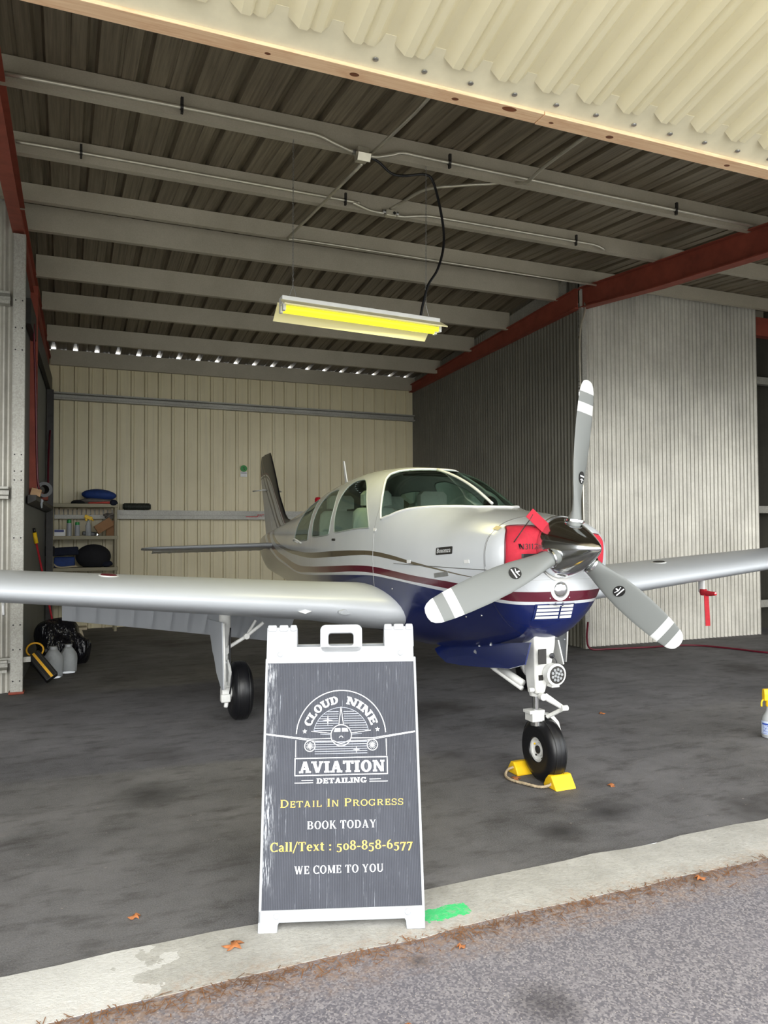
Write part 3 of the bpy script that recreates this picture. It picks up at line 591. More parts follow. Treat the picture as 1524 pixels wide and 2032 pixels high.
def sec(a):
    k=0
    while k<len(ST)-2 and a>ST[k+1][0]: k+=1
    p1,p2=ST[k],ST[k+1]; p0=ST[k-1] if k>0 else None; p3=ST[k+2] if k+2<len(ST) else None
    h=p2[0]-p1[0]; u=(a-p1[0])/h; u=max(0,min(1,u)); out=[]
    for i in range(1,7):
        d=(p2[i]-p1[i])/h
        def lim(dl,dr):
            return 0 if dl*dr<=0 else 2*dl*dr/(dl+dr)
        m1=lim((p1[i]-p0[i])/(p1[0]-p0[0]),d) if p0 else d
        m2=lim(d,(p3[i]-p2[i])/(p3[0]-p2[0])) if p3 else d
        out.append((2*u**3-3*u*u+1)*p1[i]+(u**3-2*u*u+u)*h*m1+(-2*u**3+3*u*u)*p2[i]+(u**3-u*u)*h*m2)
    return out
def surf(a,t):
    w,zb,zm,zt,nu,nl=sec(a); s,c=math.sin(t),math.cos(t)
    n=nu if c>=0 else nl; h=(zt-zm) if c>=0 else (zm-zb)
    return (w*math.copysign(abs(s)**(2/n),s), a, zm+h*math.copysign(abs(c)**(2/n),c))

def side_t(a, z):
    lo, hi = .0, 2.6
    for _ in range(40):
        m = (lo+hi)/2
        if surf(a, m)[2] > z: lo = m
        else: hi = m
    return lo
TS = .5
WIN = dict(
 door_window=[(2.477,.603),(2.684,.613),(2.773,.723),(2.80,.936),(2.775,1.19),(2.74,1.345),(2.67,1.376),(1.983,1.325),(1.951,1.288),(2.046,1.11),(2.25,.80)],
 cabin_window=[(3.058,.71),(3.40,.681),(3.56,.852),(3.606,1.126),(3.565,1.33),(3.492,1.381),(2.934,1.394),(2.884,1.36),(2.877,1.287),(2.888,1.037)],
 rear_window=[(3.87,.70),(4.25,.66),(4.46,.80),(4.57,1.02),(4.60,1.23),(4.54,1.36),(3.83,1.404),(3.75,1.361),(3.764,1.10)])
def dense(poly, n=5):
    P = [Vector((a, t*TS)) for a, t in poly]; out = []; m = len(P)
    for i in range(m):
        a, b, c, d = P[i-1], P[i], P[(i+1) % m], P[(i+2) % m]
        for k in range(n):
            t = k/n; q = .5*((2*b)+(c-a)*t+(2*a-5*b+4*c-d)*t*t+(3*b-a-3*c+d)*t**3); r = b.lerp(c, t); out.append(q.lerp(r, .35))
    return out
loops = {}
for k, p in WIN.items():
    loops[k+'.R'] = [Vector((q.x, -q.y)) for q in dense(p)]
    loops[k+'.L'] = dense(p)[::-1]
# windshield: base arc across the cowl, upright rear edge at the roof post
base = [(1.762,1.188),(1.655,1.10),(1.53,.945),(1.395,.755),(1.205,.47),(1.06,.20),(1.03,0)]
rear = [(1.80,1.10),(1.845,.98),(1.90,.85),(1.97,.72),(2.04,.60),(2.08,.48),(2.05,.36),(1.98,.24),(1.93,.12),(1.91,0)]
left = [(a, t) for a, t in base]+[(a, t) for a, t in rear[::-1]]
ws = base[:-1]+[base[-1]]+[(a, -t) for a, t in base[-2::-1]]+[(a, -t) for a, t in rear]+[(a, t) for a, t in rear[-2::-1]]
loops['windshield'] = [Vector((a, t*TS)) for a, t in ws]
_d = []
for i, p in enumerate(loops['windshield']):
    q = loops['windshield'][(i+1) % len(loops['windshield'])]; n = 5
    _d += [p.lerp(q, k/n) for k in range(n)]
loops['windshield'] = _d
def inpoly(p, L):
    c = False; j = len(L)-1
    for i in range(len(L)):
        if (L[i].y > p.y) != (L[j].y > p.y) and p.x < (L[j].x-L[i].x)*(p.y-L[i].y)/(L[j].y-L[i].y)+L[i].x: c = not c
        j = i
    return c
verts, edges = [], []
for k, L in loops.items():
    b = len(verts); verts += L; edges += [(b+i, b+(i+1) % len(L)) for i in range(len(L))]
buck = {}
for p in verts: buck.setdefault((round(p.x/.03), round(p.y/.03)), []).append(p)
a = .36; AS = []
while a < 7.751: AS.append(a); a += .012 if a < .6 else (.05 if a < 4.8 else .09)
AS[-1] = 7.75; NT_ = 112
for a in AS:
    for j in range(NT_+1):
        p = Vector((a, (-PI+2*PI*j/NT_)*TS)); kx, ky = round(p.x/.03), round(p.y/.03)
        if j in (0, NT_) or all((p-q).length > .011 for dx in (-1, 0, 1) for dy in (-1, 0, 1) for q in buck.get((kx+dx, ky+dy), ())): verts.append(p)
R_ = delaunay_2d_cdt(verts, edges, [], 0, 1e-7)
vco, fcs = R_[0], R_[2]
P3 = [Vector(surf(p.x, p.y/TS)) for p in vco]
bbs = {k: (min(p.x for p in L), max(p.x for p in L), min(p.y for p in L), max(p.y for p in L)) for k, L in loops.items()}
parts = {'fuselage': []}
for k in loops: parts[k] = []
for f in fcs:
    c = (vco[f[0]]+vco[f[1]]+vco[f[2]])/3; hit = 'fuselage'
    for k, B in bbs.items():
        if B[0] < c.x < B[1] and B[2] < c.y < B[3] and inpoly(c, loops[k]): hit = k; break
    parts[hit].append(f)
def tri_mesh(name, fs, mat, cap=False, parent=plane):
    mb = MB(); mp = {}
    def g(i):
        if i not in mp: mp[i] = mb.v(P3[i])
        return mp[i]
    for f in fs: mb.f([g(i) for i in f])
    if cap:
        # nose face closing in gently towards the crankshaft, and the tail tip
        n = 56; prev = [surf(.36, -PI+2*PI*j/n) for j in range(n)]
        rings = [prev]
        for s_, da in ((.9, -.012), (.7, -.017), (.4, -.02), (.05, -.02)):
            rings.append([(p[0]*s_, .36+da, 1.29+(p[2]-1.29)*s_) for p in prev])
        mb.rings(rings)
        mb.poly([surf(7.75, -PI+2*PI*j/20) for j in range(20)])
    return mb.build(name, mat, parent, smooth=45, weld=True)
fus = tri_mesh('fuselage', parts['fuselage'], 'fuselage', True)
labs = {'windshield': 'wide green tinted windshield'}
for k, L in loops.items():
    w = tri_mesh(k.split('.')[0] if k == 'windshield' else k.split('.')[0], parts[k], 'cabin_glass')
    if k in labs: w['label'] = labs[k]
    pts = [Vector(surf(p.x, p.y/TS)) for p in L]
    MB().loop(pts, .009 if k == 'windshield' else .0055, 8).build('window_frame', 'white_paint' if k == 'windshield' else 'frame_grey', w, smooth=True)
# cabin fittings
MB().b2((-.38, 1.35, .98), (.38, 3.8, 1.0)).build('cabin_floor', 'cabin_dark', plane)
mb = MB(); mb.rings([[(-w, y, z) for w, z in ((.40*k, zb), (-.40*k, zb), (-.36*k, zt-.06), (-.22*k, zt), (.22*k, zt), (.36*k, zt-.06))] for y, zb, zt, k in ((1.22, 1.2, 1.585, .93), (1.5, 1.2, 1.60, 1.0), (1.72, 1.2, 1.59, 1.05), (1.74, 1.2, 1.55, 1.05))]); mb.build('glareshield', 'cabin_dark', plane, smooth=40)
def seat(x, y, s=1.):
    st = MB(); st.rings([[(x+.21*s*c*k, y+.20*q, 1.02+h) for c, q in ((-1, -1), (1, -1), (1, 1), (-1, 1))] for h, k in ((0, .95), (.09, 1.), (.12, .93))]); o = st.build('cabin_seat', 'leather', plane, bevel=.03, smooth=40)
    b = MB(); b.rings([[(x+w*sx, y+.17+.13*((h-1.1)/.5)+q, h) for sx, q in ((-1, 0), (-.8, -.03), (.8, -.03), (1, 0), (.9, .10), (-.9, .10))] for h, w in ((1.1, .21), (1.2, .225), (1.38, .225), (1.39, .215), (1.40, .225), (1.5, .215), (1.60, .19), (1.63, .15))]); b.build('seat_back', 'leather', o, smooth=50)
    h = MB(); h.rings([[(x+w*sx, y+.32+q, z) for sx, q in ((-1, -.03), (1, -.03), (1, .05), (-1, .05))] for z, w in ((1.63, .05), (1.645, .05), (1.65, .12), (1.74, .12), (1.77, .09))]); h.build('headrest', 'leather', o, smooth=40, bevel=.015)
for x in (-.25, .25): seat(x, 2.20); seat(x, 3.10, .95)
mb = MB()
for x in (-.25,): mb.loop([(x+.13*math.cos(q*PI/12), 1.84+.05*math.sin(q*PI/12), 1.44+.09*math.sin(q*PI/12)) for q in range(24)], .012, 6)
mb.tube([(-.25, 1.7, 1.42), (-.25, 1.84, 1.43)], .014).build('control_yoke', 'cabin_dark', plane, smooth=True)
MB().rings([[(x, y, z) for y, z in ((1.95, 1.885), (2.0, 1.905), (2.12, 1.90), (2.10, 1.86))] for x in (-.2, .2)]).build('sun_visor', 'cabin_dark', plane, bevel=.01)
MB().blob((.17, 1.42, 1.63), (.05, .05, .05), 3, .05).build('compass', 'cabin_dark', plane, smooth=True)
MB().tube(smooth_path([(.0, 1.10, 1.615), (.0, 1.35, 1.735), (.0, 1.62, 1.83), (0, 1.9, 1.90)], 6), .010, 6).build('windshield_strip', 'white_paint', plane, smooth=True)
# wings
def foil(c, th, n=22, camber=.02):
    out = []
    for k in range(n):
        x = .5*(1+math.cos(PI*k/n)); out.append((x, th*5*(.2969*math.sqrt(x)-.126*x-.3516*x*x+.2843*x**3-.1036*x**4)+camber*4*x*(1-x)))
    for k in range(n):
        x = .5*(1-math.cos(PI*k/n)); out.append((x, -th*5*(.2969*math.sqrt(x)-.126*x-.3516*x*x+.2843*x**3-.1036*x**4)+camber*4*x*(1-x)))
    return [(x*c, z*c) for x, z in out]
def wing_geo(s):
    le = interp(s, [(.3,1.50),(.48,1.48),(.56,1.50),(.66,1.57),(.78,1.66),(.92,1.73),(5.1,2.02)])[0]
    te = interp(s, [(.3,3.74),(.9,3.68),(5.1,3.06)])[0]
    zl = .905+.078*(s-.55); tw = rad(interp(s, [(.5,4),(5.1,1)])[0]); return le, te, zl, tw, interp(s, [(.3,.15),(5.1,.12)])[0]
SX = [.30, .48, .56, .62, .68, .74, .80, .86, .92, 1.1, 1.5, 2.1, 2.8, 3.6, 4.4, 4.95, 5.08, 5.15]
def wing_sec(s, sgn):
    le, te, zl, tw, th = wing_geo(min(s, 5.1)); c = te-le; k = 1. if s < 4.96 else (.9 if s < 5.1 else .35)
    return [(sgn*s, le+x*math.cos(tw)+z*math.sin(tw)+(0 if k == 1 else .12*(1-k)), zl+z*math.cos(tw)*k-x*math.sin(tw)) for x, z in foil(c, th)]
def on_wing(s, fr, top=True):
    """point on the wing skin at chord fraction fr"""
    le, te, zl, tw, th = wing_geo(abs(s)); c = te-le; x = fr
    z = th*5*(.2969*math.sqrt(x)-.126*x-.3516*x*x+.2843*x**3-.1036*x**4)*(1 if top else -1)+.02*4*x*(1-x)
    return Vector((s, le+x*c*math.cos(tw)+z*c*math.sin(tw), zl+z*c*math.cos(tw)-x*c*math.sin(tw)))
for sg in (-1, 1):
    w = MB().rings([wing_sec(s, sg) for s in SX]).build('wing', 'wing_paint', plane, smooth=50)
    # lowered flap with ribbed skin, hinged under the trailing edge
    fl = MB(); n = 112; rows_t, rows_b = [], []
    for i in range(n+1):
        s = .74+(2.60-.74)*i/n; ch = .50-.085*(s-.74); q = on_wing(s, .74, False); hy, hz = q.y, q.z+.02; a = rad(45)
        rib = .014*max(0, math.sin(2*PI*s/.145))**4
        rows_t.append([(sg*s, hy+.02+u*ch*math.cos(a)+v*math.sin(a), hz-u*ch*math.sin(a)+v*math.cos(a)) for u, v in ((0, .03), (.3, .045), (.97, .006), (1, 0), (.9, -.006-rib), (.5, -.012-rib), (.12, -.018-rib), (0, -.01))])
    fl.rings(rows_t).build('flap', 'wing_paint', plane, smooth=40)
    al = MB(); al.rings([[(sg*s, on_wing(s, .78, False).y+u*.36*.97, on_wing(s, .78, False).z-.0+v-u*.085) for u, v in ((0, .0), (0, .04), (.97, .012), (1, 0), (.9, -.012), (.3, -.012))] for s in (2.64, 4.7)]).build('aileron', 'wing_paint', plane, smooth=40)
    # fuel cap on its access plate
    q = on_wing(sg*2.30, .20); n_ = (on_wing(sg*2.30, .28)-on_wing(sg*2.30, .14)).cross(Vector((sg, 0, .078))).normalized()
    if n_.z < 0: n_ = -n_
    cp = MB().lathe([(.052, -.01), (.052, .006), (.044, .010), (.0, .010)], q, n_, 28).build('fuel_cap', 'maroon' if sg < 0 else 'dark_steel', plane, smooth=40)
    MB().lathe([(.064, -.01), (.064, .003), (.052, .004)], q, n_, 32).build('cap_ring', 'white_paint', cp, smooth=40)
    # wing root light lens and stall vane on the leading edge
    q = on_wing(sg*.80, .012, False)
    MB().rings([[(q.x+u*.055*k, q.y-.006-h, q.z+v*.020*k+.015) for u, v in rrect(-1, -1, 1, 1, .8, 6)] for h, k in ((-.03, 1), (.004, 1), (.012, .85))]).build('wing_light', 'clear_plastic', plane, smooth=40)
for s_, fr, top in ((-1.07, .012, True),):
    q = on_wing(s_, fr, False); MB().rings([[(q.x+u, q.y-.008-h, q.z+v) for u, v in ((-.045, 0), (0, -.016), (.045, 0), (0, .014))] for h in (-.02, .006)]).build('stall_vane', 'white_paint', plane)
q = on_wing(-1.95, .02, False); MB().box((q.x, q.y-.003, q.z+.03), (.22, .008, .004)).build('leading_edge_mark', 'red_strap', plane)
q = on_wing(-2.93, .22, False); MB().tube([q, q+Vector((0, 0, -.03)), q+Vector((0, .02, -.075)), q+Vector((0, .045, -.085))], .008).build('tie_down_ring', 'white_paint', plane, smooth=True)
q = on_wing(2.63, .10, False); PIT = q.copy()
MB().rings([[(q.x+u*.012, q.y+v*.035, q.z+h) for u, v in rrect(-1, -1, 1, 1, .9, 4)] for h in (.02, -.10)]).tube([q+Vector((0, -.02, -.09)), q+Vector((0, -.16, -.10))], .011).build('pitot_mast', 'white_paint', plane, smooth=50)
# tail
fin = [(5.93,1.585,.03),(6.24,1.612,.035),(6.38,1.68,.04),(6.49,1.778,.042),(6.65,1.917,.042),(6.84,2.164,.038),(7.10,2.47,.032),(7.156,2.542,.028)]
def fin_row(z):
    le = interp(z, [(1.38,5.9),(1.585,5.93),(1.612,6.24),(1.68,6.38),(1.778,6.49),(1.917,6.65),(2.164,6.84),(2.47,7.10),(2.545,7.18)])[0]
    te = interp(z, [(1.0,7.42),(1.417,7.44),(1.684,7.55),(2.235,7.78),(2.451,7.81),(2.545,7.72)])[0]; return le, te
FZ = [1.38, 1.5, 1.585, 1.60, 1.612, 1.64, 1.68, 1.72, 1.778, 1.85, 1.917, 2.0, 2.164, 2.3, 2.42, 2.50, 2.535, 2.548]
def fin_ring(z, f0, f1, th=.10, n=14):
    le, te = fin_row(z); c = te-le; k = 1 if z < 2.5 else (.8 if z < 2.54 else .3); th = min(th, .12/c if c > 0 else th); out = []
    for i in range(n+1): u = f0+(f1-f0)*(1-math.cos(PI*i/n))/2; out.append((k*c*th*5*(.2969*math.sqrt(u)-.126*u-.3516*u*u+.2843*u**3-.1*u**4)*.5, le+u*c, z))
    return out+[(-x, y, z_) for x, y, z_ in out[::-1]]
MB().rings([fin_ring(z, 0, .66 if z > 1.6 else .72) for z in FZ]).build('fin', 'fin', plane, smooth=50)
MB().rings([fin_ring(z, .665, 1.) for z in [1.15, 1.3]+FZ[4:-1]]).build('rudder', 'fin', plane, smooth=50)
mb = MB()
for sg in (-1, 1): mb.tube([(sg*.03, 7.28, 2.03), (sg*.10, 7.22, 2.03), (sg*.20, 7.40, 2.02)], .010, 8)
mb.build('tail_antenna', 'white_paint', plane, smooth=True)
for sg in (-1, 1):
    def stab_ring(s, f0, f1):
        le = interp(s, [(.05,6.45),(1.55,6.72),(1.66,6.78),(1.73,6.92)])[0]; te = interp(s, [(.05,7.30),(1.55,7.26),(1.66,7.24),(1.73,7.15)])[0]; zz = 1.285-.02*s; c = te-le; k = 1. if s < 1.6 else (.8 if s < 1.7 else .4); out = []; n = 12
        for i in range(n+1): u = f0+(f1-f0)*(1-math.cos(PI*i/n))/2; out.append((sg*s, le+u*c, zz-.05*u+k*c*.45*(.2969*math.sqrt(u)-.126*u-.3516*u*u+.2843*u**3-.1*u**4)))
        return out+[(x, y, 2*(zz-.05*(y-le)/c)-z) for x, y, z in out[::-1]]
    MB().rings([stab_ring(s, 0, .55) for s in (.05, .3, .8, 1.3, 1.55, 1.62, 1.68, 1.73)]).build('horizontal_stabilizer', 'wing_paint', plane, smooth=50)
    n = 44; el = MB(); rr = []
    for i in range(n+1):
        s = .14+(1.58-.14)*i/n; r = stab_ring(s, .56, 1.); d = .006*max(0, math.sin(2*PI*s/.12))**4; rr.append([(x, y, z-.10*(y-6.98)*1.2+(d if j < 6 else -d)) for j, (x, y, z) in enumerate(r)])
    el.rings(rr).build('elevator', 'wing_paint', plane, smooth=50)
def front_a(x, z):
    lo, hi = .345, .8
    for _ in range(30):
        a = (lo+hi)/2; w, zb, zm, zt, nu, nl = sec(max(a, .36)); n = nu if z > zm else nl; h = (zt-zm) if z > zm else (zm-zb)
        if (abs(x)/w)**n+(abs(z-zm)/h)**n < 1: hi = a
        else: lo = a
    return hi
# small things on the skin
def skin(a, z, sg=-1, out=0.):
    t = side_t(a, z); p = Vector(surf(a, sg*t)); d1 = Vector(surf(a, sg*(t+.02)))-Vector(surf(a, sg*(t-.02))); d2 = Vector(surf(a+.02, sg*t))-Vector(surf(a-.02, sg*t)); n = d1.cross(d2).normalized()
    if n.x*sg < 0: n = -n
    return p+n*out, d2.normalized(), n
def decal(polys, a, z, mat, name, parent=plane, sg=-1, out=.003, th=None):
    p, u, n = skin(a, z, sg); v = n.cross(u) if sg < 0 else u.cross(n)
    if v.z < 0: v = -v
    mb = MB(); uu = -u if sg < 0 else u
    for q in polys:
        if th: mb.prism(q, lambda x, y, w: p+uu*x+v*y+n*(w-.002), th)
        else: mb.poly([p+uu*x+v*y+n*out for x, y in q])
    return mb.build(name, mat, parent)
badge = decal([rrect(-.085, -.022, .085, .022, .006)], .885, 1.320, 'dark_steel', 'name_badge', th=.006); badge['label'] = 'small metal name badge'
P_, W_ = text_polys('Bonanza', 'roman'); 
def low(ch): return ch
P_ = []; x_ = 0
for ch in 'Bonanza':
    if ch == 'z': g = ([[(.05, 0), (.45, 0), (.45, .12), (.05, .12)], [(.05, .54), (.45, .54), (.45, .66), (.05, .66)], [(.05, .06), (.2, .06), (.45, .6), (.3, .6)]], .5)
    else: g = glyph(ch, .15, .08, .05, .04)
    P_ += [[(x_+a, b) for a, b in q] for q in g[0]]; x_ += g[1]+.02
k_ = .15/x_; decal([[(a*k_-.075, b*.028-.012) for a, b in q] for q in P_], .885, 1.320, 'ink_white', 'badge_lettering', badge, out=.0055)
decal([rrect(-.075, -.014, .075, .014, .003)], .92, 1.176, 'steel', 'vent_plate', th=.004)
for a, z in ((2.72, 1.375),): decal([rrect(-.035, -.009, .035, .009, .008)], a, z, 'dark_steel', 'door_handle', th=.012)
for a, z in ((1.83, 1.452), (.66, 1.262), (1.29, 1.243)): decal([rrect(-.022, -.010, .022, .010, .003)], a, z, 'white_paint', 'latch', th=.006)
decal([[(-.028, -.014), (.026, -.020), (.030, .012), (-.022, .018)]], .50, 1.452, 'masking_tape', 'tape_patch')
MB().box((-.045, .493, .60), (.03, .004, .03)).build('data_plate', 'dark_steel', plane)
for z0_, z1_ in ((1.24, 1.24),):
    pts = [skin(a, 1.218+.004*a, -1, .001)[0] for a in [.5+.04*i for i in range(26)]]; MB().tube(pts, .0022, 5).build('cowl_seam', 'steel', plane)
pts = [Vector(surf(.505, -t)) for t in [.12+.05*i for i in range(32)]]; MB().tube(pts, .0022, 5).build('cowl_seam', 'steel', plane)
pts = [Vector(surf(1.84, -(1.36+.03*i))) for i in range(22)]; MB().tube(pts, .002, 5).build('door_seam', 'steel', plane)
ph = skin(4.35, 1.335)[0]; MB().tube(smooth_path([ph, ph+Vector((-.05, -.02, .02)), ph+Vector((-.06, -.10, .035)), skin(4.12, 1.33)[0]], 5), .009, 8).build('grab_handle', 'white_paint', plane, smooth=True)
q = Vector(surf(3.95, 0)); MB().rings([[q+Vector((x, y+h*.35, h-.02)) for x, y in ((-.006, -.03*k), (.006, -.03*k), (.006, .03*k), (-.006, .03*k))] for h, k in ((0, 1.2), (.30, .5))]).build('blade_antenna', 'white_paint', plane, bevel=.003)
q = Vector(surf(4.95, 0)); be = MB().lathe([(.05, -.02), (.05, .01), (.035, .02)], q, (0, 0, 1), 20).build('beacon', 'white_paint', plane, smooth=40); MB().lathe([(.036, .015), (.036, .08), (.025, .10), (0, .105)], q, (0, 0, 1), 20).build('beacon_lens', 'red_glass', be, smooth=40)
for a, z in ((.95, .93), (.80, .93), (.66, .95), (.72, .99), (1.55, 1.05), (2.35, 1.02)): MB().lathe([(.007, 0), (.005, .004), (0, .005)], skin(a, z)[0], skin(a, z)[2], 8).build('skin_screw', 'steel', plane)
# nose bowl: intake plugs rest in the openings (own things, below); landing light and lower grille
lt = MB().lathe([(.062, -.03), (.062, .004), (.045, .009), (.045, 0)], (-.012, .345, 1.11), (0, -1, -.03), 36).build('cowl_light', 'white_paint', plane, smooth=40)
MB().lathe([(.044, 0), (.042, .008), (.028, .014), (0, .017)], (-.012, .345, 1.11), (0, -1, -.03), 32).build('cowl_light_lens', 'chrome', lt, smooth=True)
for k in range(10):
    a = 2*PI*k/10; MB().lathe([(.005, 0), (.004, .004)], (-.012+.078*math.cos(a), .350, 1.11+.078*math.sin(a)), (0, -1, 0), 8).build('cowl_screw', 'steel', lt)
mb = MB().lathe([(.13, -.02), (.13, .012), (.12, .018), (.10, .018)], (-.01, .345, 1.285), (0, -1, 0), 40); nb = mb.build('nose_ring', 'white_paint', plane, smooth=40)
MB().lathe([(.022, 0), (.022, .010), (.016, .012)], (0, .33, 1.195), (0, -1, -.2), 16).build('drain_boss', 'white_paint', nb, smooth=40)
gr = MB(); gp = Vector((-.030, .375, .985)); gv = Vector((0, .36, -.93)).normalized()
def gfn(u, v, w=0):
    p = gp+Vector((u, 0, 0))+gv*v; return Vector((p.x, front_a(p.x, p.z)-.003-w, p.z))
def patch(mb, u0, u1, v0, v1, w0, w1, n=48):
    prof = [(v0, w0)]+[(v0+(v1-v0)*k/8, w1) for k in range(9)]+[(v1, w0)]
    mb.sheet([[gfn(u0+(u1-u0)*i/n, *q) for i in range(n+1)] for q in prof])
    return mb
patch(gr, -.128, .122, -.050, .052, -.02, .002)
grl = gr.build('lower_grille', 'navy', plane); grl['label'] = 'slotted lower cowl grille'
for v0 in (-.043, -.0205, .002, .0245):
    for u0, u1 in ((-.118, .020), (.032, .112)): patch(MB(), u0, u1, v0, v0+.0155, -.01, .009).build('grille_slot', 'gear_white', grl)
# propeller
PX, PY, PZ = -.018, .225, 1.342
prop = MB().lathe([(0, 0), (.010, .003), (.022, .014), (.045, .045), (.075, .095), (.105, .150), (.132, .205), (.153, .255), (.168, .305), (.174, .345)], (PX+.012, .0, PZ), (0, 1, 0), 64).build('propeller', 'chrome', plane, smooth=True, loc=(PX, PY, PZ))
prop['label'] = 'three grey propeller blades around a polished spinner'
MB().lathe([(.176, .335), (.178, .34), (.178, .352), (.15, .354)], (PX+.012, .0, PZ), (0, 1, 0), 64).build('spinner_plate', 'steel', prop, smooth=40, loc=(PX, PY, PZ)); 
bpy.data.objects['spinner_plate'].location = (0, 0, 0)
BT = [(.09,.095,.085,58),(.16,.10,.075,52),(.20,.108,.055,47),(.27,.128,.036,41),(.36,.148,.028,34),(.46,.162,.022,29),(.58,.165,.017,25),(.70,.158,.013,22),(.80,.145,.011,20),(.87,.128,.009,19),(.90,.105,.008,18.5),(.918,.075,.006,18),(.926,.03,.004,18)]
def blade_sec(r):
    ch, th, be = interp(r, BT); be = rad(be); out = []; n = 20
    for k in range(n):
        a = 2*PI*k/n; x = ch/2*math.cos(a); y = th/2*math.sin(a)*(1 if r < .18 else (1.15 if math.sin(a) < 0 else .7))
        out.append((x*math.cos(be)-y*math.sin(be)*-1*-1, x*math.sin(be)+y*math.cos(be), r))
    return out
# chord: leading edge forward (-y) on the -x side seen from ahead
for k, ang in enumerate((7.5, 127.5, 249.5)):
    b = MB(); rs = sorted(set([p[0] for p in BT]+[.12, .23, .31, .41, .52, .64, .75, .84, .885, .908, .922]))
    bl = b.rings([blade_sec(r) for r in rs]).build('blade', 'blade_grey', prop, smooth=60)
    bl.rotation_euler = (0, rad(ang), 0)
    be = rad(interp(.375, BT)[2]); cx, cy = Vector((math.cos(be), math.sin(be), 0)), Vector((0, 0, 1)); nn = Vector((math.sin(be), -math.cos(be), 0))
    fn = lambda u, v, w: Vector((0, 0, .385))+cx*u+cy*v+nn*(.0165+w)
    lg = MB().prism([(.034*math.cos(2*PI*i/28), .034*math.sin(2*PI*i/28)) for i in range(28)], fn, .0025).build('blade_emblem', 'ink_black', bl); lg['label'] = 'round black emblem'
    m2 = MB(); f2 = lambda x, y: fn(x, y, .0032)
    m2.poly([f2(*q) for q in ((-.028, .004), (.028, .004), (.028, .012), (-.028, .012))])
    m2.poly([f2(*q) for q in ((-.024, -.012), (.0, -.004), (.024, -.012), (.022, -.016), (0, -.009), (-.022, -.016))])
    m2.poly([f2(*q) for q in ((-.004, -.010), (.004, -.010), (.004, -.028), (-.004, -.028))])
    m2.build('emblem_marks', 'ink_white', lg)
    MB().lathe([(.050, .138), (.054, .142), (.054, .152), (.048, .156)], (0, 0, 0), (0, 0, 1), 28).build('blade_collar', 'chrome', bl, smooth=40)
# wheels
def wheel(name, c, r, w, hubr, parent, hubside):
    tr = [(hubr-.004, -w*.40)]
    for k in range(25):
        a = -PI/2+PI*k/24; tr.append((hubr+(r-hubr)*max(math.cos(a), 0)**.5, w/2*math.copysign(abs(math.sin(a))**.85, math.sin(a))*(1 if abs(math.sin(a)) < .98 else .9)))
    tr.append((hubr-.004, w*.40))
    ty = MB().lathe(tr, c, (1, 0, 0), 56, False).build(name, 'black_rubber', parent, smooth=50)
    for gx in (-.25, .0, .25): MB().lathe([(r+.0006, -.0022), (r+.0006, .0022)], (c[0]+gx*w, c[1], c[2]), (1, 0, 0), 56, False).build('tread_groove', 'ink_black', ty)
    MB().lathe([(hubr+.004, -w*.42), (hubr+.006, -w*.38), (hubr-.012, -w*.36), (hubr-.02, -w*.22), (hubr*.55, -w*.18), (hubr*.5, -w*.30), (hubr*.3, -w*.32), (hubr*.3, w*.32), (hubr*.5, w*.30), (hubr*.55, w*.18), (hubr-.02, w*.22), (hubr-.012, w*.36), (hubr+.006, w*.38), (hubr+.004, w*.42)], c, (1, 0, 0), 36, False).build('wheel_hub', 'gear_white', ty, smooth=35)
    MB().lathe([(hubr*.32, 0), (hubr*.32, w*.36), (hubr*.2, w*.40), (0, w*.40)], c, (hubside, 0, 0), 20).build('hub_cap', 'dark_steel', ty, smooth=40)
    for k in range(5):
        a = 2*PI*k/5+.4; MB().lathe([(.006, 0), (.006, .008)], (c[0]+hubside*w*.22, c[1]+hubr*.75*math.cos(a), c[2]+hubr*.75*math.sin(a)), (hubside, 0, 0), 8).build('hub_bolt', 'dark_steel' if k else 'yellow', ty)
    return ty
# nose gear
NX, NY = .012, .555
ng = MB(); 
ng.rings([[(x, y, z) for x, y in ((xa, ya), (xb, ya), (xb, yb), (xa, yb))] for z, xa, xb, ya, yb in ((.86, -.085, .06, .49, .64), (.78, -.085, .055, .49, .63), (.62, -.08, .022, .495, .61), (.52, -.078, -.015, .49, .59), (.505, -.075, -.02, .50, .58))])
gear = ng.build('nose_gear', 'gear_white', plane, bevel=.012, smooth=40)
MB().lathe([(.030, 0), (.030, .03), (.020, .035), (.020, .20)], (-.045, NY-.005, .32), (0, 0, 1), 20).build('strut_piston', 'chrome', gear, smooth=40)
MB().lathe([(.034, .49), (.036, .50), (.036, .54), (.030, .55)], (-.045, NY-.005, 0), (0, 0, 1), 20).build('strut_collar', 'gear_white', gear, smooth=40)
mb = MB(); mb.b2((-.085, .52, .345), (-.005, .60, .40)); mb.box((-.05, .56, .40), (.10, .075, .018))
mb.rings([[(x+dx, y+dy, z) for dx, dy in ((-.016, -.028), (.016, -.028), (.016, .028), (-.016, .028))] for x, y, z in ((-.02, .56, .385), (.045, .56, .375), (.085, .56, .33), (.105, .56, .26), (.107, .557, .17))])
mb.build('fork', 'gear_white', gear, bevel=.008, smooth=40)
mb = MB(); mb.tube([(-.05, .50, .50), (.04, .40, .44)], .011, 8).tube([(-.01, .50, .50), (.045, .40, .44)], .011, 8).tube([(.045, .40, .44), (.0, .50, .375)], .012, 8).lathe([(.016, -.02), (.016, .02)], (.045, .40, .44), (1, 0, 0), 12)
mb.build('torque_link', 'gear_white', gear, smooth=40)
mb = MB(); mb.tube([(-.09, .62, .52), (-.14, .85, .60), (-.16, 1.05, .68)], .014, 8).tube([(-.085, .62, .55), (-.12, .80, .605)], .022, 8).build('drag_brace', 'gear_white', gear, smooth=True)
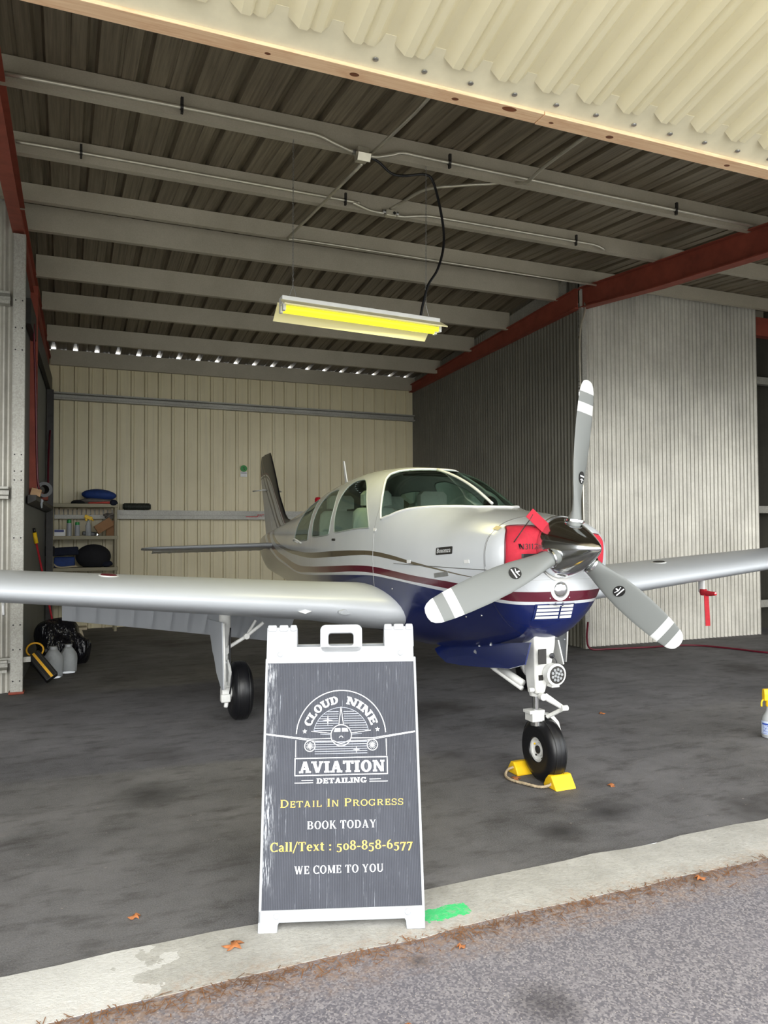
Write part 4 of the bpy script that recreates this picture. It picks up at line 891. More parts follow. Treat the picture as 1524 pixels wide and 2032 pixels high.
mb = MB().lathe([(.012, 0), (.012, .03)], (-.09, .50, .535), (-1, 0, 0), 12).lathe([(.02, 0), (.02, .03)], (-.055, .48, .50), (0, -1, 0), 12).build('pivot_bolt', 'gear_white', gear, smooth=40)
ll = MB().lathe([(.060, .05), (.062, .01), (.062, -.0), (.050, -.005), (.050, .0)], (.022, .435, .622), (0, 1, 0), 36).box((.022, .47, .565), (.05, .05, .03)).build('landing_light', 'gear_white', gear, smooth=40); ll['label'] = 'round landing light with LED array'
MB().lathe([(.0505, 0), (.0505, .006), (.044, .007)], (.022, .437, .622), (0, -1, 0), 36).build('light_bezel', 'dark_steel', ll, smooth=40)
mb = MB()
MB().lathe([(.045, .002), (.045, .005), (0, .006)], (.022, .436, .622), (0, -1, 0), 32).build('light_lens', 'steel', ll, smooth=40)
for i in range(13):
    a = 2*PI*i/9; r = .031 if i < 9 else .013; a = a if i < 9 else 2*PI*(i-9)/4+.4
    MB().lathe([(.009, .004), (.008, .009), (0, .010)], (.022+r*math.cos(a), .436, .622+r*math.sin(a)), (0, -1, 0), 12).build('light_cell', 'clear_plastic', ll, smooth=40)
MB().lathe([(.016, 0), (.016, .006), (.010, .010)], (.012, .468, .725), (0, -1, 0), 16).tube(smooth_path([(.015, .462, .725), (.03, .45, .70), (.036, .45, .67)], 4), .003, 6).build('cable_plug', 'black_plastic', gear, smooth=40)
MB().box((-.055, .461, .725), (.052, .004, .085)).build('data_plate', 'dark_steel', gear)
wheel('nose_wheel', (NX, NY, .178), .178, .125, .072, gear, -1)
# nose gear doors
for sg, nm in ((-1, 'right'), (1, 'left')):
    mb = MB(); sec_ = []
    for a, zt, zb in ((.43,.815,.695),(.60,.79,.645),(.90,.745,.605),(1.15,.71,.575),(1.40,.675,.555),(1.55,.65,.585),(1.60,.635,.62)):
        x = .155 if a < 1.5 else .145; sec_.append([(sg*x, a, zt), (sg*(x+.035), a, zb), (sg*(x+.028), a, zb-.002), (sg*(x-.01), a, zt)])
    if sg > 0: sec_ = sec_[1:-2]
    mb.rings(sec_).build('gear_door', 'navy' if sg < 0 else 'gear_white', plane, smooth=40)
for a, z in ((1.0, .735), (.86, .76)): MB().tube([(-.16, a, z-.02), (-.15, a, z+.03)], .006, 6).build('door_rod', 'gear_white', plane)
# main gear
for sg in (-1, 1):
    top = on_wing(1.46, .42, False).z
    g = MB(); g.lathe([(.045, 0), (.045, .20), (.030, .22), (.028, .34)], (sg*1.455, 2.60, top+.04), (0, -.04, -1), 16).lathe([(.024, .30), (.024, .56)], (sg*1.455, 2.60, top+.04), (0, -.04, -1), 16)
    mg = g.build('main_gear', 'gear_white', plane, smooth=40)
    MB().lathe([(.05, -.03), (.05, .03), (.04, .05)], (sg*1.455, 2.585, .235), (sg*-1, 0, 0), 18).box((sg*1.46, 2.55, .20), (.07, .06, .06)).box((sg*1.455, 2.58, .30), (.07, .07, .05)).tube([(sg*1.45, 2.55, .17), (sg*1.46, 2.54, .13)], .016).build('axle_brake', 'gear_white', mg, bevel=.008, smooth=40)
    MB().tube([(sg*1.46, 2.56, .56), (sg*1.30, 2.56, .65), (sg*1.17, 2.56, .745)], .014).tube([(sg*1.30, 2.56, .65), (sg*1.22, 2.60, .76)], .011).lathe([(.022, -.02), (.022, .02)], (sg*1.30, 2.56, .65), (0, 1, 0), 10).lathe([(.03, -.03), (.03, .03)], (sg*1.46, 2.57, .55), (0, 1, 0), 10).build('side_brace', 'gear_white', mg, smooth=40)
    MB().tube([(sg*1.435, 2.545, .30), (sg*1.435, 2.50, .40), (sg*1.44, 2.545, .48)], .013).build('torque_link', 'gear_white', mg, smooth=40)
    MB().tube(smooth_path([(sg*1.43, 2.54, .22), (sg*1.42, 2.51, .35), (sg*1.43, 2.53, .5), (sg*1.42, 2.56, .72)], 5), .006, 6).build('brake_line', 'black_plastic', mg, smooth=True)
    MB().prism([(2.40,.78),(3.05,.74),(2.86,.50),(2.80,.47),(2.70,.36),(2.50,.27),(2.42,.29)], lambda u, v, w: Vector((sg*(1.487+.03*(v-.3)+w), u, v)), .012).build('main_gear_door', 'wing_paint', mg, bevel=.004)
    MB().tube([(sg*1.486, 2.42, .29), (sg*1.49, 2.405, .45), (sg*1.50, 2.395, .775)], .008).build('door_edge', 'gear_white', mg, smooth=True)
    MB().box((sg*1.482, 2.62, .47), (.02, .40, .014), RX(-.08)).build('door_stiffener', 'wing_paint', mg, bevel=.004)
    wheel('main_wheel', (sg*1.325, 2.70, .222), .222, .165, .085, mg, sg)
# ------------------------------------------------------------------ covers on the aeroplane (own things)
def to_world(p):
    c, s = math.cos(rad(-.8)), math.sin(rad(-.8)); return Vector((2.545+p[0]*c-p[1]*s, 3.19+p[0]*s+p[1]*c, p[2]))
def plug(name, sgn, label):
    root = empty(name, to_world((sgn*.22, .38, 1.33)), rad(-.8), label, 'intake cover', 'red cowl intake plugs')
    if sgn < 0: out = [(-.05,.135),(.085,.115),(.085,-.02),(.07,-.12),(-.02,-.125),(-.105,-.10),(-.115,-.03),(-.108,.05),(-.085,.105)]
    else: out = [(.01,.085),(-.06,.08),(-.06,-.02),(-.05,-.115),(.0,-.12),(.04,-.10),(.055,-.03),(.055,.03),(.04,.07)]
    O = [Vector((a, b, 0)) for a, b in out]; sm = []
    m = len(O)
    for i in range(m):
        a, b, c, d = O[i-1], O[i], O[(i+1) % m], O[(i+2) % m]
        for k in range(5): t = k/5; sm.append(.5*((2*b)+(c-a)*t+(2*a-5*b+4*c-d)*t*t+(3*b-a-3*c+d)*t**3))
    def yy(x): return .012*(abs(x+ sgn*.22)/.3)+ .05*max(0, (sgn*x+.02)/.12)
    def fy(x, z): return front_a(sgn*.22+x, 1.33+z)-.38
    yy = lambda x, z=0: fy(x, z)
    mb = MB().rings([[(p.x*k, y+fy(p.x*k, p.y*k), p.y*k) for p in sm] for y, k in ((.05, .94), (.0, 1.), (-.010, .98), (-.017, .92), (-.020, .6), (-.020, .25), (-.020, .02))])
    b = mb.build('plug_body', 'red_cloth', root, smooth=50)
    MB().loop([(p.x, -.004+fy(p.x, p.y), p.y) for p in sm], .005, 6).build('piping', 'maroon', root, smooth=True)
    return root, yy
r1, yy = plug('intake_plug', -1, 'red padded intake plug with registration letters, left of the spinner')
m = MB(); place_text(m, 'N3112', 'plain', -.066, .052, .006, .030, lambda x, y: (x, yy(x, y)-.0225, y)); m.build('plug_lettering', 'ink_black', r1)
m = MB().rings([[(x, yy(x, z)-.022-d, z) for d, z in ((0, -.018), (.004, -.018), (.004, -.040), (0, -.040))] for x in (-.085, -.04, .01, .075)]); m.build('plug_strap', 'ink_black', r1)
MB().tube(smooth_path([(-.02, -.05, .135), (-.055, -.06, .10), (-.088, -.04, .045)], 5), .003, 6).tube(smooth_path([(-.02, -.05, .135), (.0, -.06, .165), (.02, -.06, .195)], 4), .003, 6).build('pull_cord', 'ink_black', r1, smooth=True)
MB().rings([[p+Vector((0, d, 0)) for p in (Vector((.0+.10*t-.022, y, .205-.09*t-.022)), Vector((.0+.10*t+.022, y, .205-.09*t+.022)))]+[p+Vector((0, d+.003, 0)) for p in (Vector((.0+.10*t+.022, y, .205-.09*t+.022)), Vector((.0+.10*t-.022, y, .205-.09*t-.022)))] for t, y, d in ((0, -.06, 0), (.5, -.07, .004), (1, -.075, 0))]).build('warning_flag', 'red_cloth', r1)
r2, _ = plug('intake_plug', 1, 'red padded intake plug mostly hidden behind the spinner tip, on the right')
# pitot cover
q = to_world(PIT); pc = empty('pitot_cover', q+Vector((0, 0, -.1)), rad(-.8), 'red cloth pitot cover with a hanging ribbon under the far wing', 'pitot cover')
MB().rings([[(u*.026*k, -.02+v*.05*k, h) for u, v in rrect(-1, -1, 1, 1, .9, 4)] for h, k in ((.03, .72), (.0, .76), (-.025, .6))]).tube([(0, -.03, .0), (.0, -.10, -.005), (.0, -.16, -.0)], [.022, .022, .016], 12).build('cover_sleeve', 'red_strap', pc, smooth=50)
MB().rings([[(x+u, y, z) for u, y in ((-.021, -.05), (.021, -.06), (.021, -.056), (-.021, -.046))] for x, z in ((0, .01), (.004, -.10), (.010, -.20), (.014, -.29))]).build('ribbon', 'red_strap', pc)
# ------------------------------------------------------------------ A-frame sign
sign = empty('a_frame_sign', (.65, 2.713, .009), rad(-19.293), 'white plastic A-frame sign with dark poster advertising aircraft detailing', 'sign')
SW, SL_ = .590, 1.1037; th_ = math.atan2(1.05, .34)
tiltM = Matrix.Rotation(th_, 4, 'X')
front = empty('front_panel', (0, 0, 0)); front.parent = sign; front.rotation_euler = (th_, 0, 0)
# local: x across, y up the slant, z towards the viewer
fr = MB(); Z0, Z1 = -.022, 0.
fn = lambda u, v, w: Vector((u, v, Z0+w)); H = .022
top = [(-.003,.955),(-.003,1.10),(.117,1.10),(.118,1.018),(.205,1.018),(.212,1.03),(.214,1.09),(.226,1.101),(.243,1.103)]
fr.prism([(-.003,.95),(.585,.95),(.585,1.015),(-.003,1.015)], fn, H)
fr.prism([(-.003,1.01),(.118,1.01),(.118,1.094),(-.003,1.094)], fn, H); fr.prism([(.468,1.01),(.587,1.01),(.587,1.094),(.468,1.094)], fn, H)
def frame_ring(outer, inner, mb):
    a = [[mb.v(fn(u, v, w)) for u, v in P] for P in (outer, inner) for w in (0, H)]
    n = len(outer)
    for i in range(n):
        j = (i+1) % n
        mb.f((a[1][i], a[1][j], a[3][j], a[3][i])); mb.f((a[0][j], a[0][i], a[2][i], a[2][j])); mb.f((a[0][i], a[0][j], a[1][j], a[1][i])); mb.f((a[3][i], a[3][j], a[2][j], a[2][i]))
frame_ring(rrect(.210,.99,.379,1.103,.022), rrect(.243,1.018,.344,1.069,.012), fr)
for x0, x1 in ((.0,.036),(.046,.082),(.09,.116),(.469,.50),(.508,.548),(.556,.585)): fr.prism(rrect(x0, 1.078, x1, 1.103, .006), lambda u, v, w: Vector((u, v, Z0-.004+w)), .030)
for x in (-.006, .583): fr.prism([(x, .03), (x+.010, .03), (x+.010, .97), (x, .97)], fn, H)
fr.prism([(-.006,.030),(.589,.030),(.589,.071),(-.006,.071)], fn, H)
fr.prism([(-.007,-.004),(.061,-.004),(.063,.022),(.070,.034),(-.007,.034)], fn, H); fr.prism([(.525,-.004),(.592,-.004),(.592,.034),(.516,.034),(.523,.022)], fn, H)
F_ = fr.build('sign_frame', 'white_plastic', front, bevel=.003)
MB().prism([(.0,.060),(.585,.060),(.585,.962),(.0,.962)], lambda u, v, w: Vector((u, v, -.014+w)), .008).build('poster', 'sign_face', front)
for x, y in ((.052,.985),(.532,.985),(.058,.052),(.53,.052)): MB().lathe([(.011, 0), (.011, .003), (.008, .005)], (x, y, 0), (0, 0, 1), 16).build('frame_screw', 'white_plastic', F_)
back = MB(); yb = .66
def bfn(u, v, w): return Vector((u, .70-(.34/1.1037)*v+.0-w*.9, v*.951-w*.0))
for P in ([(-.003,.95),(.585,.95),(.585,1.015),(-.003,1.015)], [(-.003,1.01),(.118,1.01),(.118,1.08),(-.003,1.08)], [(.468,1.01),(.587,1.01),(.587,1.08),(.468,1.08)], [(0,.03),(.585,.03),(.585,.96),(0,.96)], [(-.007,-.004),(.061,-.004),(.07,.034),(-.007,.034)], [(.525,-.004),(.592,-.004),(.592,.034),(.516,.034)]):
    back.prism(P, bfn, .02)
back.build('back_panel', 'white_plastic', sign)
# print on the poster
zi = -.0052
def pf(x, y): return Vector((x, y, zi))
W_, G_, Yl = MB(), MB(), MB()
def line(mb, pts, w, closed=False):
    P = [Vector((a, b)) for a, b in pts]; n = len(P)
    for i in range(n if closed else n-1):
        a, b = P[i], P[(i+1) % n]; d = (b-a); 
        if d.length < 1e-6: continue
        d.normalize(); q = Vector((-d.y, d.x))*w/2; e = d*w*.3
        mb.poly([pf(*(a-q-e)), pf(*(b-q+e)), pf(*(b+q+e)), pf(*(a+q-e))])
def ngon(cx, cy, r, n=36, a0=0., a1=360.): return [(cx+r*math.cos(rad(a0+(a1-a0)*i/n)), cy+r*math.sin(rad(a0+(a1-a0)*i/n))) for i in range(n+1)]
cx, cy = .2925, .668; Ro = .1735
line(W_, [(.118,.594),(.118,.655)], .0032); line(W_, [(.467,.594),(.467,.655)], .0032)
line(W_, [(cx+Ro*math.cos(rad(a)), cy+Ro*math.sin(rad(a))) for a in range(4, 177, 4)], .0036)
line(G_, [(cx+.108*math.cos(rad(a)), cy+.108*math.sin(rad(a))) for a in range(12, 169, 4)], .002)
for i in range(9):
    y = .690+.0088*i; h = math.sqrt(max(0, .106**2-(y-cy)**2)); 
    if y < .75: line(G_, [(cx-h, y), (cx-.012-.02*(y < .71), y)], .0022); line(G_, [(cx+.012+.02*(y < .71), y), (cx+h, y)], .0022)
    else: line(G_, [(cx-h, y), (cx-.010, y)], .0022); line(G_, [(cx+.010, y), (cx+h, y)], .0022)
for i in range(6):
    y = .604+.0085*i; line(G_, [(cx-.105-.004*(i < 2)*-1, y), (cx+.10, y)], .0022)
# curved lettering
def arc_text(mb, txt, style, r, a0, a1, h):
    P, w = text_polys(txt, style); k = rad(a0-a1)/w
    for q in P:
        out = []
        for a, b in q:
            an = rad(a0)-a*k; rr = r+b*h; out.append(pf(cx+rr*math.cos(an), cy+rr*math.sin(an)))
        mb.poly(out)
arc_text(W_, 'CLOUD', 'slab', .1225, 163, 94, .030); arc_text(W_, 'NINE', 'slab', .1225, 81, 18, .030)
def star(mb, x, y, r, n=5, k=.42, rot=90):
    mb.poly([pf(x+(r if i % 2 == 0 else r*k)*math.cos(rad(rot+180*i/n)), y+(r if i % 2 == 0 else r*k)*math.sin(rad(rot+180*i/n))) for i in range(2*n)])
star(W_, .152, .688, .0095); star(W_, .434, .691, .0095)
star(W_, .241, .728, .020, 4, .2); star(W_, .351, .617, .014, 4, .2)
# front view of an airliner
line(W_, ngon(cx, .671, .0395, 44), .0034); 
for s in (-1, 1):
    line(W_, [(cx+s*.0365, .660), (cx+s*.12, .655+.004), (cx+s*.287, .6815)], .0028); line(W_, [(cx+s*.036, .650), (cx+s*.10, .651), (cx+s*.287, .6785)], .0024)
    line(W_, [(cx+s*.04, .679), (cx+s*.115, .688)], .0022); line(G_, [(cx+s*.04, .674), (cx+s*.08, .677)], .0018)
    line(W_, ngon(cx+s*.1205, .6335, .020, 30), .0034)
    for k in range(14): a = 2*PI*k/14; line(W_, [(cx+s*.1205+.004*math.cos(a), .6335+.004*math.sin(a)), (cx+s*.1205+.0145*math.cos(a), .6335+.0145*math.sin(a))], .0014)
    W_.poly([pf(*p) for p in ngon(cx+s*.1205, .6335, .006, 14)[:-1]])
    line(W_, [(cx+s*.009, .711), (cx, .779)], .0026)
    W_.poly([pf(cx+s*.003, .684), pf(cx+s*.028, .684), pf(cx+s*.024, .697), pf(cx+s*.003, .698)])
line(W_, [(cx-.031, .653), (cx-.012, .643), (cx, .641), (cx+.012, .643), (cx+.031, .653)], .0024)
line(W_, ngon(cx, .661, .007, 12, 10, 170), .0026)
line(W_, [(.116,.5265),(.469,.5265),(.469,.5885),(.116,.5885)], .0036, True)
for s in (-1, 1): line(W_, [(cx+s*.108, .5085), (cx+s*.150, .5085)], .0026); line(W_, [(cx+s*.108, .500), (cx+s*.176, .500)], .0026)
W_.build('logo_print', 'ink_white', front); G_.build('logo_fine_lines', 'ink_grey', front)
for txt, sty, x0, x1, y0, h, mt, sm, nm in (('AVIATION', 'slab', .131, .459, .535, .042, 'ink_white', None, 'logo_name'), ('DETAILING', 'slab', .198, .389, .4965, .019, 'ink_white', None, 'logo_subtitle'),
  ('DETAIL IN PROGRESS', 'plate', .060, .528, .414, .0275, 'ink_yellow', .8, 'heading_print'), ('BOOK TODAY', 'roman', .163, .423, .337, .0275, 'ink_white', None, 'booking_print'),
  ('Call/Text : 508-858-6577', 'roman', .028, .557, .263, .031, 'ink_yellow', None, 'phone_print'), ('WE COME TO YOU', 'roman', .119, .447, .186, .0265, 'ink_white', None, 'slogan_print')):
    if not sm: m = MB(); place_text(m, txt, sty, x0, x1, y0, h, pf); m.build(nm, mt, front); continue
    k = (x1-x0)/text_polys(txt, sty, sm)[1]; adv = 0.
    for wd in txt.split():
        w = text_polys(wd, sty, sm)[1]; m = MB(); place_text(m, wd, sty, x0+adv*k, x0+(adv+w)*k, y0, h, pf, small=sm); m.build(nm, mt, front); adv += w+.45
# ------------------------------------------------------------------ wheel chocks (one pair on a rope)
ck = empty('wheel_chocks', (2.57, 3.74, 0), 0, 'pair of yellow wheel chocks joined by rope under the nose wheel', 'wheel chock')
def chock(y, sg, x0, x1, name):
    sec = [(.0, .0), (-sg*.125, 0), (-sg*.118, .012), (-sg*.075, .072), (-sg*.045, .072), (-sg*.02, .045), (0, .012)]
    o = MB().rings([[(x, y+a, z) for a, z in sec] for x in (x0, x1)]).build(name, 'yellow', ck, bevel=.006); return o
chock(-.072, 1, -.065, .07, 'front_chock'); chock(.115, -1, -.115, .075, 'rear_chock')
mb = MB(); pts = smooth_path([(-.048, -.135, .035), (-.075, -.145, .02), (-.12, -.12, .010), (-.165, -.04, .010), (-.20, .05, .010), (-.19, .125, .012), (-.15, .165, .03), (-.118, .16, .04)], 12)
for k in range(3):
    out = []
    for i, p in enumerate(pts):
        a = i*.75+2*PI*k/3; out.append(Vector(p)+Vector((.0035*math.cos(a), 0, .0035*math.sin(a)+.002)))
    mb.tube(out, .0052, 6)
mb.build('chock_rope', 'rope', ck, smooth=True)
# ------------------------------------------------------------------ spray bottle
sb = empty('spray_bottle', (4.515, 3.878, 0), rad(-20), 'clear spray bottle with yellow trigger and blue label at right edge', 'spray bottle')
MB().lathe([(.040, 0), (.052, .004), (.055, .014), (.055, .115), (.050, .14), (.032, .17), (.024, .19), (.022, .215)], (0, 0, 0), (0, 0, 1), 40).build('bottle_body', 'white_plastic', sb, smooth=40)
lb = MB().lathe([(.0556, .028), (.0556, .118)], (0, 0, 0), (0, 0, 1), 40, False).build('label_wrap', simple('pale_blue', 'cdd9f2', .4), sb, smooth=True)
def cylp(u, z): return Vector((.0562*math.sin(u/.056), -.0562*math.cos(u/.056), z))
m = MB()
for z, h in ((.033, .003), (.093, .012)): 
    for i in range(20): u0, u1 = -.085+.0085*i, -.085+.0085*(i+1); m.poly([cylp(u0, z), cylp(u1, z), cylp(u1, z+h), cylp(u0, z+h)])
m.build('label_bands', 'blue_ink', lb)
m = MB(); rr_ = random.Random(5)
for row in range(6):
    u = -.075
    while u < .06: w = rr_.uniform(.004, .014); z = .045+.008*row; m.poly([cylp(u, z), cylp(u+w, z), cylp(u+w, z+.0035), cylp(u, z+.0035)]); u += w+.004
m.build('label_print', 'blue_ink', lb)
MB().lathe([(.025, .215), (.026, .222), (.026, .25), (.022, .262)], (0, 0, 0), (0, 0, 1), 28).build('bottle_collar', 'yellow', sb, smooth=40)
MB().rings([[(x, y, z) for y, z in ((-.018, .255), (.018, .255), (.020, .30), (.014, .335), (-.014, .335), (-.020, .30))] for x in (-.045, -.035, .03, .06)]).build('spray_head', 'yellow', sb, bevel=.006)
MB().tube(smooth_path([(-.03, 0, .27), (-.055, 0, .25), (-.058, 0, .215)], 5), .006, 8).build('trigger', 'yellow', sb, smooth=True)
# ------------------------------------------------------------------ hanging lamp
KU = 1.064
def U(p): return (p[0]*KU, p[1]*KU, 1.43+KU*(p[2]-1.43))
FY, FZ_ = 4.90*KU, 1.43+KU*(2.955-1.43)
lm = empty('hanging_lamp', (1.90*KU, FY, FZ_), 0, 'white four foot fluorescent lamp hanging on chains, yellow tubes lit', 'ceiling lamp')
tilt = RY(rad(1.7)); T4 = tilt.to_4x4()
def LM(mb, name, mat, par, **k):
    for v in mb.bm.verts: v.co = tilt @ v.co
    return mb.build(name, mat, par, **k)
L_ = .62
LM(MB().rings([[(x, y, z) for y, z in ((-.045, .03), (.045, .03), (.045, -.03), (-.045, -.03))] for x in (-L_, L_)]), 'lamp_housing', 'white_paint', lm, bevel=.004)
rf = MB()
rf.rings([[(x, y, z) for y, z in ((-.044, .0), (-.15, -.055), (-.152, -.065), (-.044, -.012))] for x in (-L_-.01, L_+.01)]).rings([[(x, y, z) for y, z in ((.044, .0), (.16, -.095), (.162, -.105), (.044, -.012))] for x in (-L_-.01, L_-.03)])
LM(rf, 'reflector', simple('reflector_cream', 'efe6b4', .5), lm)
for y in (-.055, .02): LM(MB().lathe([(.017, -L_+.025), (.017, L_-.025)], (0, y, -.062), (1, 0, 0), 16), 'fluorescent_tube', 'tube_glow', lm, smooth=40)
for x in (-L_+.012, L_-.012):
    for y in (-.055, .02): LM(MB().box((x, y, -.058), (.022, .04, .05)), 'tube_holder', 'white_paint', lm, bevel=.004)
for px_, tp in ((-.53, 4.24-FZ_), (.52, 4.21-FZ_)):
    b = tilt @ Vector((px_, 0, .03)); c = MB(); n = 46; top_ = Vector((px_, -.02, tp+.02)); s0 = b+Vector((0, 0, .10))
    c.tube([b+Vector((-.03, 0, 0)), s0], .0022, 5).tube([b+Vector((.03, 0, 0)), s0], .0022, 5)
    for i in range(n):
        p = s0.lerp(top_, (i+.5)/n); u = Vector((1, 0, 0)) if i % 2 else Vector((0, 1, 0)); h = (top_-s0).length/n*.62
        c.loop([p+u*(.006*math.cos(a))+Vector((0, 0, h*math.sin(a))) for a in [2*PI*k/8 for k in range(8)]], .0016, 4)
    c.build('chain', 'steel', lm)
al_ = bpy.data.lights.new('lamp_light', 'AREA'); ao = bpy.data.objects.new('lamp_light', al_); COL.objects.link(ao); al_.shape = 'RECTANGLE'; al_.size = 1.1; al_.size_y = .1; al_.energy = 5; al_.color = (1, .93, .45); ao.location = (0, 0, -.09); ao.parent = lm
# ------------------------------------------------------------------ conduits and cable under the roof
def pipe(name, pts, r, label, n=5, mat='conduit'): return tag(MB().tube(smooth_path([U(p) for p in pts], n), r, 8).build(name, mat, smooth=True), label, 'conduit')
y1, y2 = 4.83, 5.93
cd = pipe('conduit', [(-.355,y1,4.085),(.666,y1,4.10),(1.40,y1,4.103),(1.56,y1,4.10),(1.67,y1,4.07),(1.79,y1,4.04),(1.82,y1,4.04)], .014, 'steel conduit along the first purlin, left of the near junction box')
pipe('conduit', [(1.92,y1,4.033),(1.98,y1,4.033),(2.10,y1,4.07),(2.20,y1,4.10),(2.53,y1,4.097),(4.66,y1,4.09),(5.82,y1,4.09)], .014, 'steel conduit along the first purlin, right of the near junction box')
pipe('conduit', [(-.33,y2,4.217),(.1,y2,4.217),(2.10,y2,4.205),(2.22,y2,4.195),(2.36,y2,4.158),(2.45,y2,4.152),(2.50,y2,4.152)], .014, 'steel conduit along the second purlin, left of the far junction box')
pipe('conduit', [(2.62,y2,4.15),(2.69,y2,4.152),(2.88,y2,4.187),(3.1,y2,4.195),(4.48,y2,4.195),(4.70,y2,4.193),(4.80,y2-.0,4.17),(4.82,y2+.01,4.165)], .014, 'steel conduit along the second purlin, right of the far junction box')
pipe('conduit', [(2.56,5.93,4.20),(2.60,5.75,4.195),(2.66,5.45,4.18),(2.85,5.25,4.16),(3.08,5.08,4.145),(3.13,4.98,4.13),(3.14,4.75,4.02),(3.14,4.5,4.03),(3.14,4.0,4.02),(3.14,3.0,3.98)], .013, 'steel conduit branching forward from the far junction box')
pipe('conduit', [(1.99,3.2,3.99),(1.985,4.2,4.02),(1.92,4.80,4.02)], .013, 'straight conduit running forward from the near junction box', 2)
pipe('conduit', [(1.90,4.90,4.00),(1.94,5.9,4.13),(1.95,7.0,4.24)], .013, 'straight conduit running back from the near junction box to the third purlin', 2)
pipe('conduit', [(1.96,7.0,4.235),(2.2,7.0,4.245),(3.5,6.995,4.235),(5.0,6.99,4.225),(5.55,7.0,4.23),(5.74,7.15,4.25),(5.80,7.45,4.30),(5.83/1.064*1.03,7.30,4.2),(5.52,7.16,3.95),(5.44,7.15,3.6),(5.46,7.15,2.5),(5.47,7.15,1.2)], .013, 'thin conduit bending off the third purlin and down the right corner post')
def jbox(c, d, label):
    c = U(c)
    o = MB().box(c, d).build('junction_box', 'conduit', bevel=.004); tag(o, label, 'junction box', 'roof junction boxes')
    for s in (-1, 1): MB().lathe([(.020, -.015), (.020, .015)], (c[0]+s*(d[0]/2+.012), c[1], c[2]+.01), (1, 0, 0), 12).build('connector', 'steel', o)
    return o
b1 = jbox((1.87, 4.82, 4.02), (.085, .09, .085), 'square junction box on the first purlin above the lamp cable')
b2_ = jbox((2.56, 5.93, 4.155), (.10, .06, .055), 'small junction box with a round hole on the second purlin')
MB().lathe([(.014, 0), (.014, .003)], U((2.585, 5.90, 4.155)), (0, -1, 0), 14).build('knockout', 'ink_black', b2_)
MB().box(U((1.86, 4.77, 3.985)), (.10, .06, .06), RX(.5)).build('cover', 'conduit', b1, bevel=.003)
cab = MB().tube(smooth_path([U(p) for p in [(1.915,4.85,4.04),(2.02,4.88,4.025),(2.118,4.9,3.976),(2.216,4.9,3.972),(2.396,4.9,4.012),(2.464,4.9,3.946),(2.528,4.9,3.689),(2.534,4.9,3.505),(2.484,4.9,3.332),(2.41,4.9,3.213),(2.369,4.9,3.08),(2.345,4.9,2.97)]], 6), .010, 8).build('power_cable', 'black_rubber', smooth=True)
tag(cab, 'black power cable looping from the near junction box to the lamp', 'cable')
for i, (x, y, z, n) in enumerate(((.666,y1,4.10,'first purlin, left part'),(2.55,y1,4.097,'first purlin, just right of the lamp cable'),(4.66,y1,4.09,'first purlin, far right'),(.10,y2,4.217,'second purlin, left part'),(2.15,y2,4.205,'second purlin, left of the far junction box'),(4.48,y2,4.195,'second purlin, far right'))):
    x, y, z = U((x, y, z))
    o = MB().lathe([(.020, -.010), (.020, .010)], (x, y, z), (1, 0, 0), 12).box((x, y-.012, z+.035), (.018, .022, .05)).box((x, y-.005, z-.03), (.016, .025, .03)).build('conduit_clamp', 'dark_steel'); tag(o, 'black clamp holding the conduit on the '+n, 'clamp', 'conduit clamps')
# ------------------------------------------------------------------ shelf unit by the back wall and what lies on it
SX0, SX1, SY0, SY1 = -.175, .725, 11.93, 12.25
su = empty('shelf_unit', (.275, 12.09, 0), 0, 'khaki plastic shelf unit against the cream back wall', 'shelf')
def shelf(z, w=.0): return MB().b2((SX0-.275-w, SY0-12.09-.01, z-.052), (SX1-.275+w, SY1-12.09, z)).build('shelf_board', 'khaki', su, bevel=.006)
SH = (1.875, 1.405, .945, .48)
for z in SH: shelf(z, .015)
for x in (-.43, .43):
    for y in (-.14, .14):
        MB().lathe([(.022, 0), (.022, 1.83)], (x, y, 0), (0, 0, 1), 14).build('shelf_post', 'khaki', su, smooth=40)
def lay(mb, name, mat, label, cat, grp=None, **k): return tag(mb.build(name, mat, **k), label, cat, grp)
lay(MB().blob((.50, 12.08, 2.01), (.235, .14, .085), 4, .10, 4, 2.2, -.9), 'folded_tarp', 'blue_cloth', 'bright blue folded tarp heaped on top of the shelf unit', 'tarp', smooth=True)
lay(MB().blob((.47, 12.06, 1.915), (.27, .13, .05), 14, .10, 4, 2.5, -.8), 'grey_cloth', 'grey_cloth', 'grey cloth folded under the blue tarp', 'cloth', smooth=True)
lay(MB().blob((.50, 11.985, 1.887), (.17, .06, .026), 6, .16, 4, 4, -.8), 'safety_vest', 'orange_red', 'coral red cloth folded under the tarp on the shelf top', 'cloth', smooth=True)
lay(MB().blob((.20, 12.08, 1.90), (.10, .10, .04), 8, .12, 3, 3, -.8), 'black_cloth', 'black_cloth', 'black cloth bundle left of the blue tarp', 'cloth', smooth=True)
lay(MB().blob((.68, 11.955, 1.885), (.06, .05, .055), 9, .1, 3, 3, -.9), 'blue_bag', 'navy_cloth', 'dark blue cloth corner hanging at the right of the shelf top', 'cloth', smooth=True)
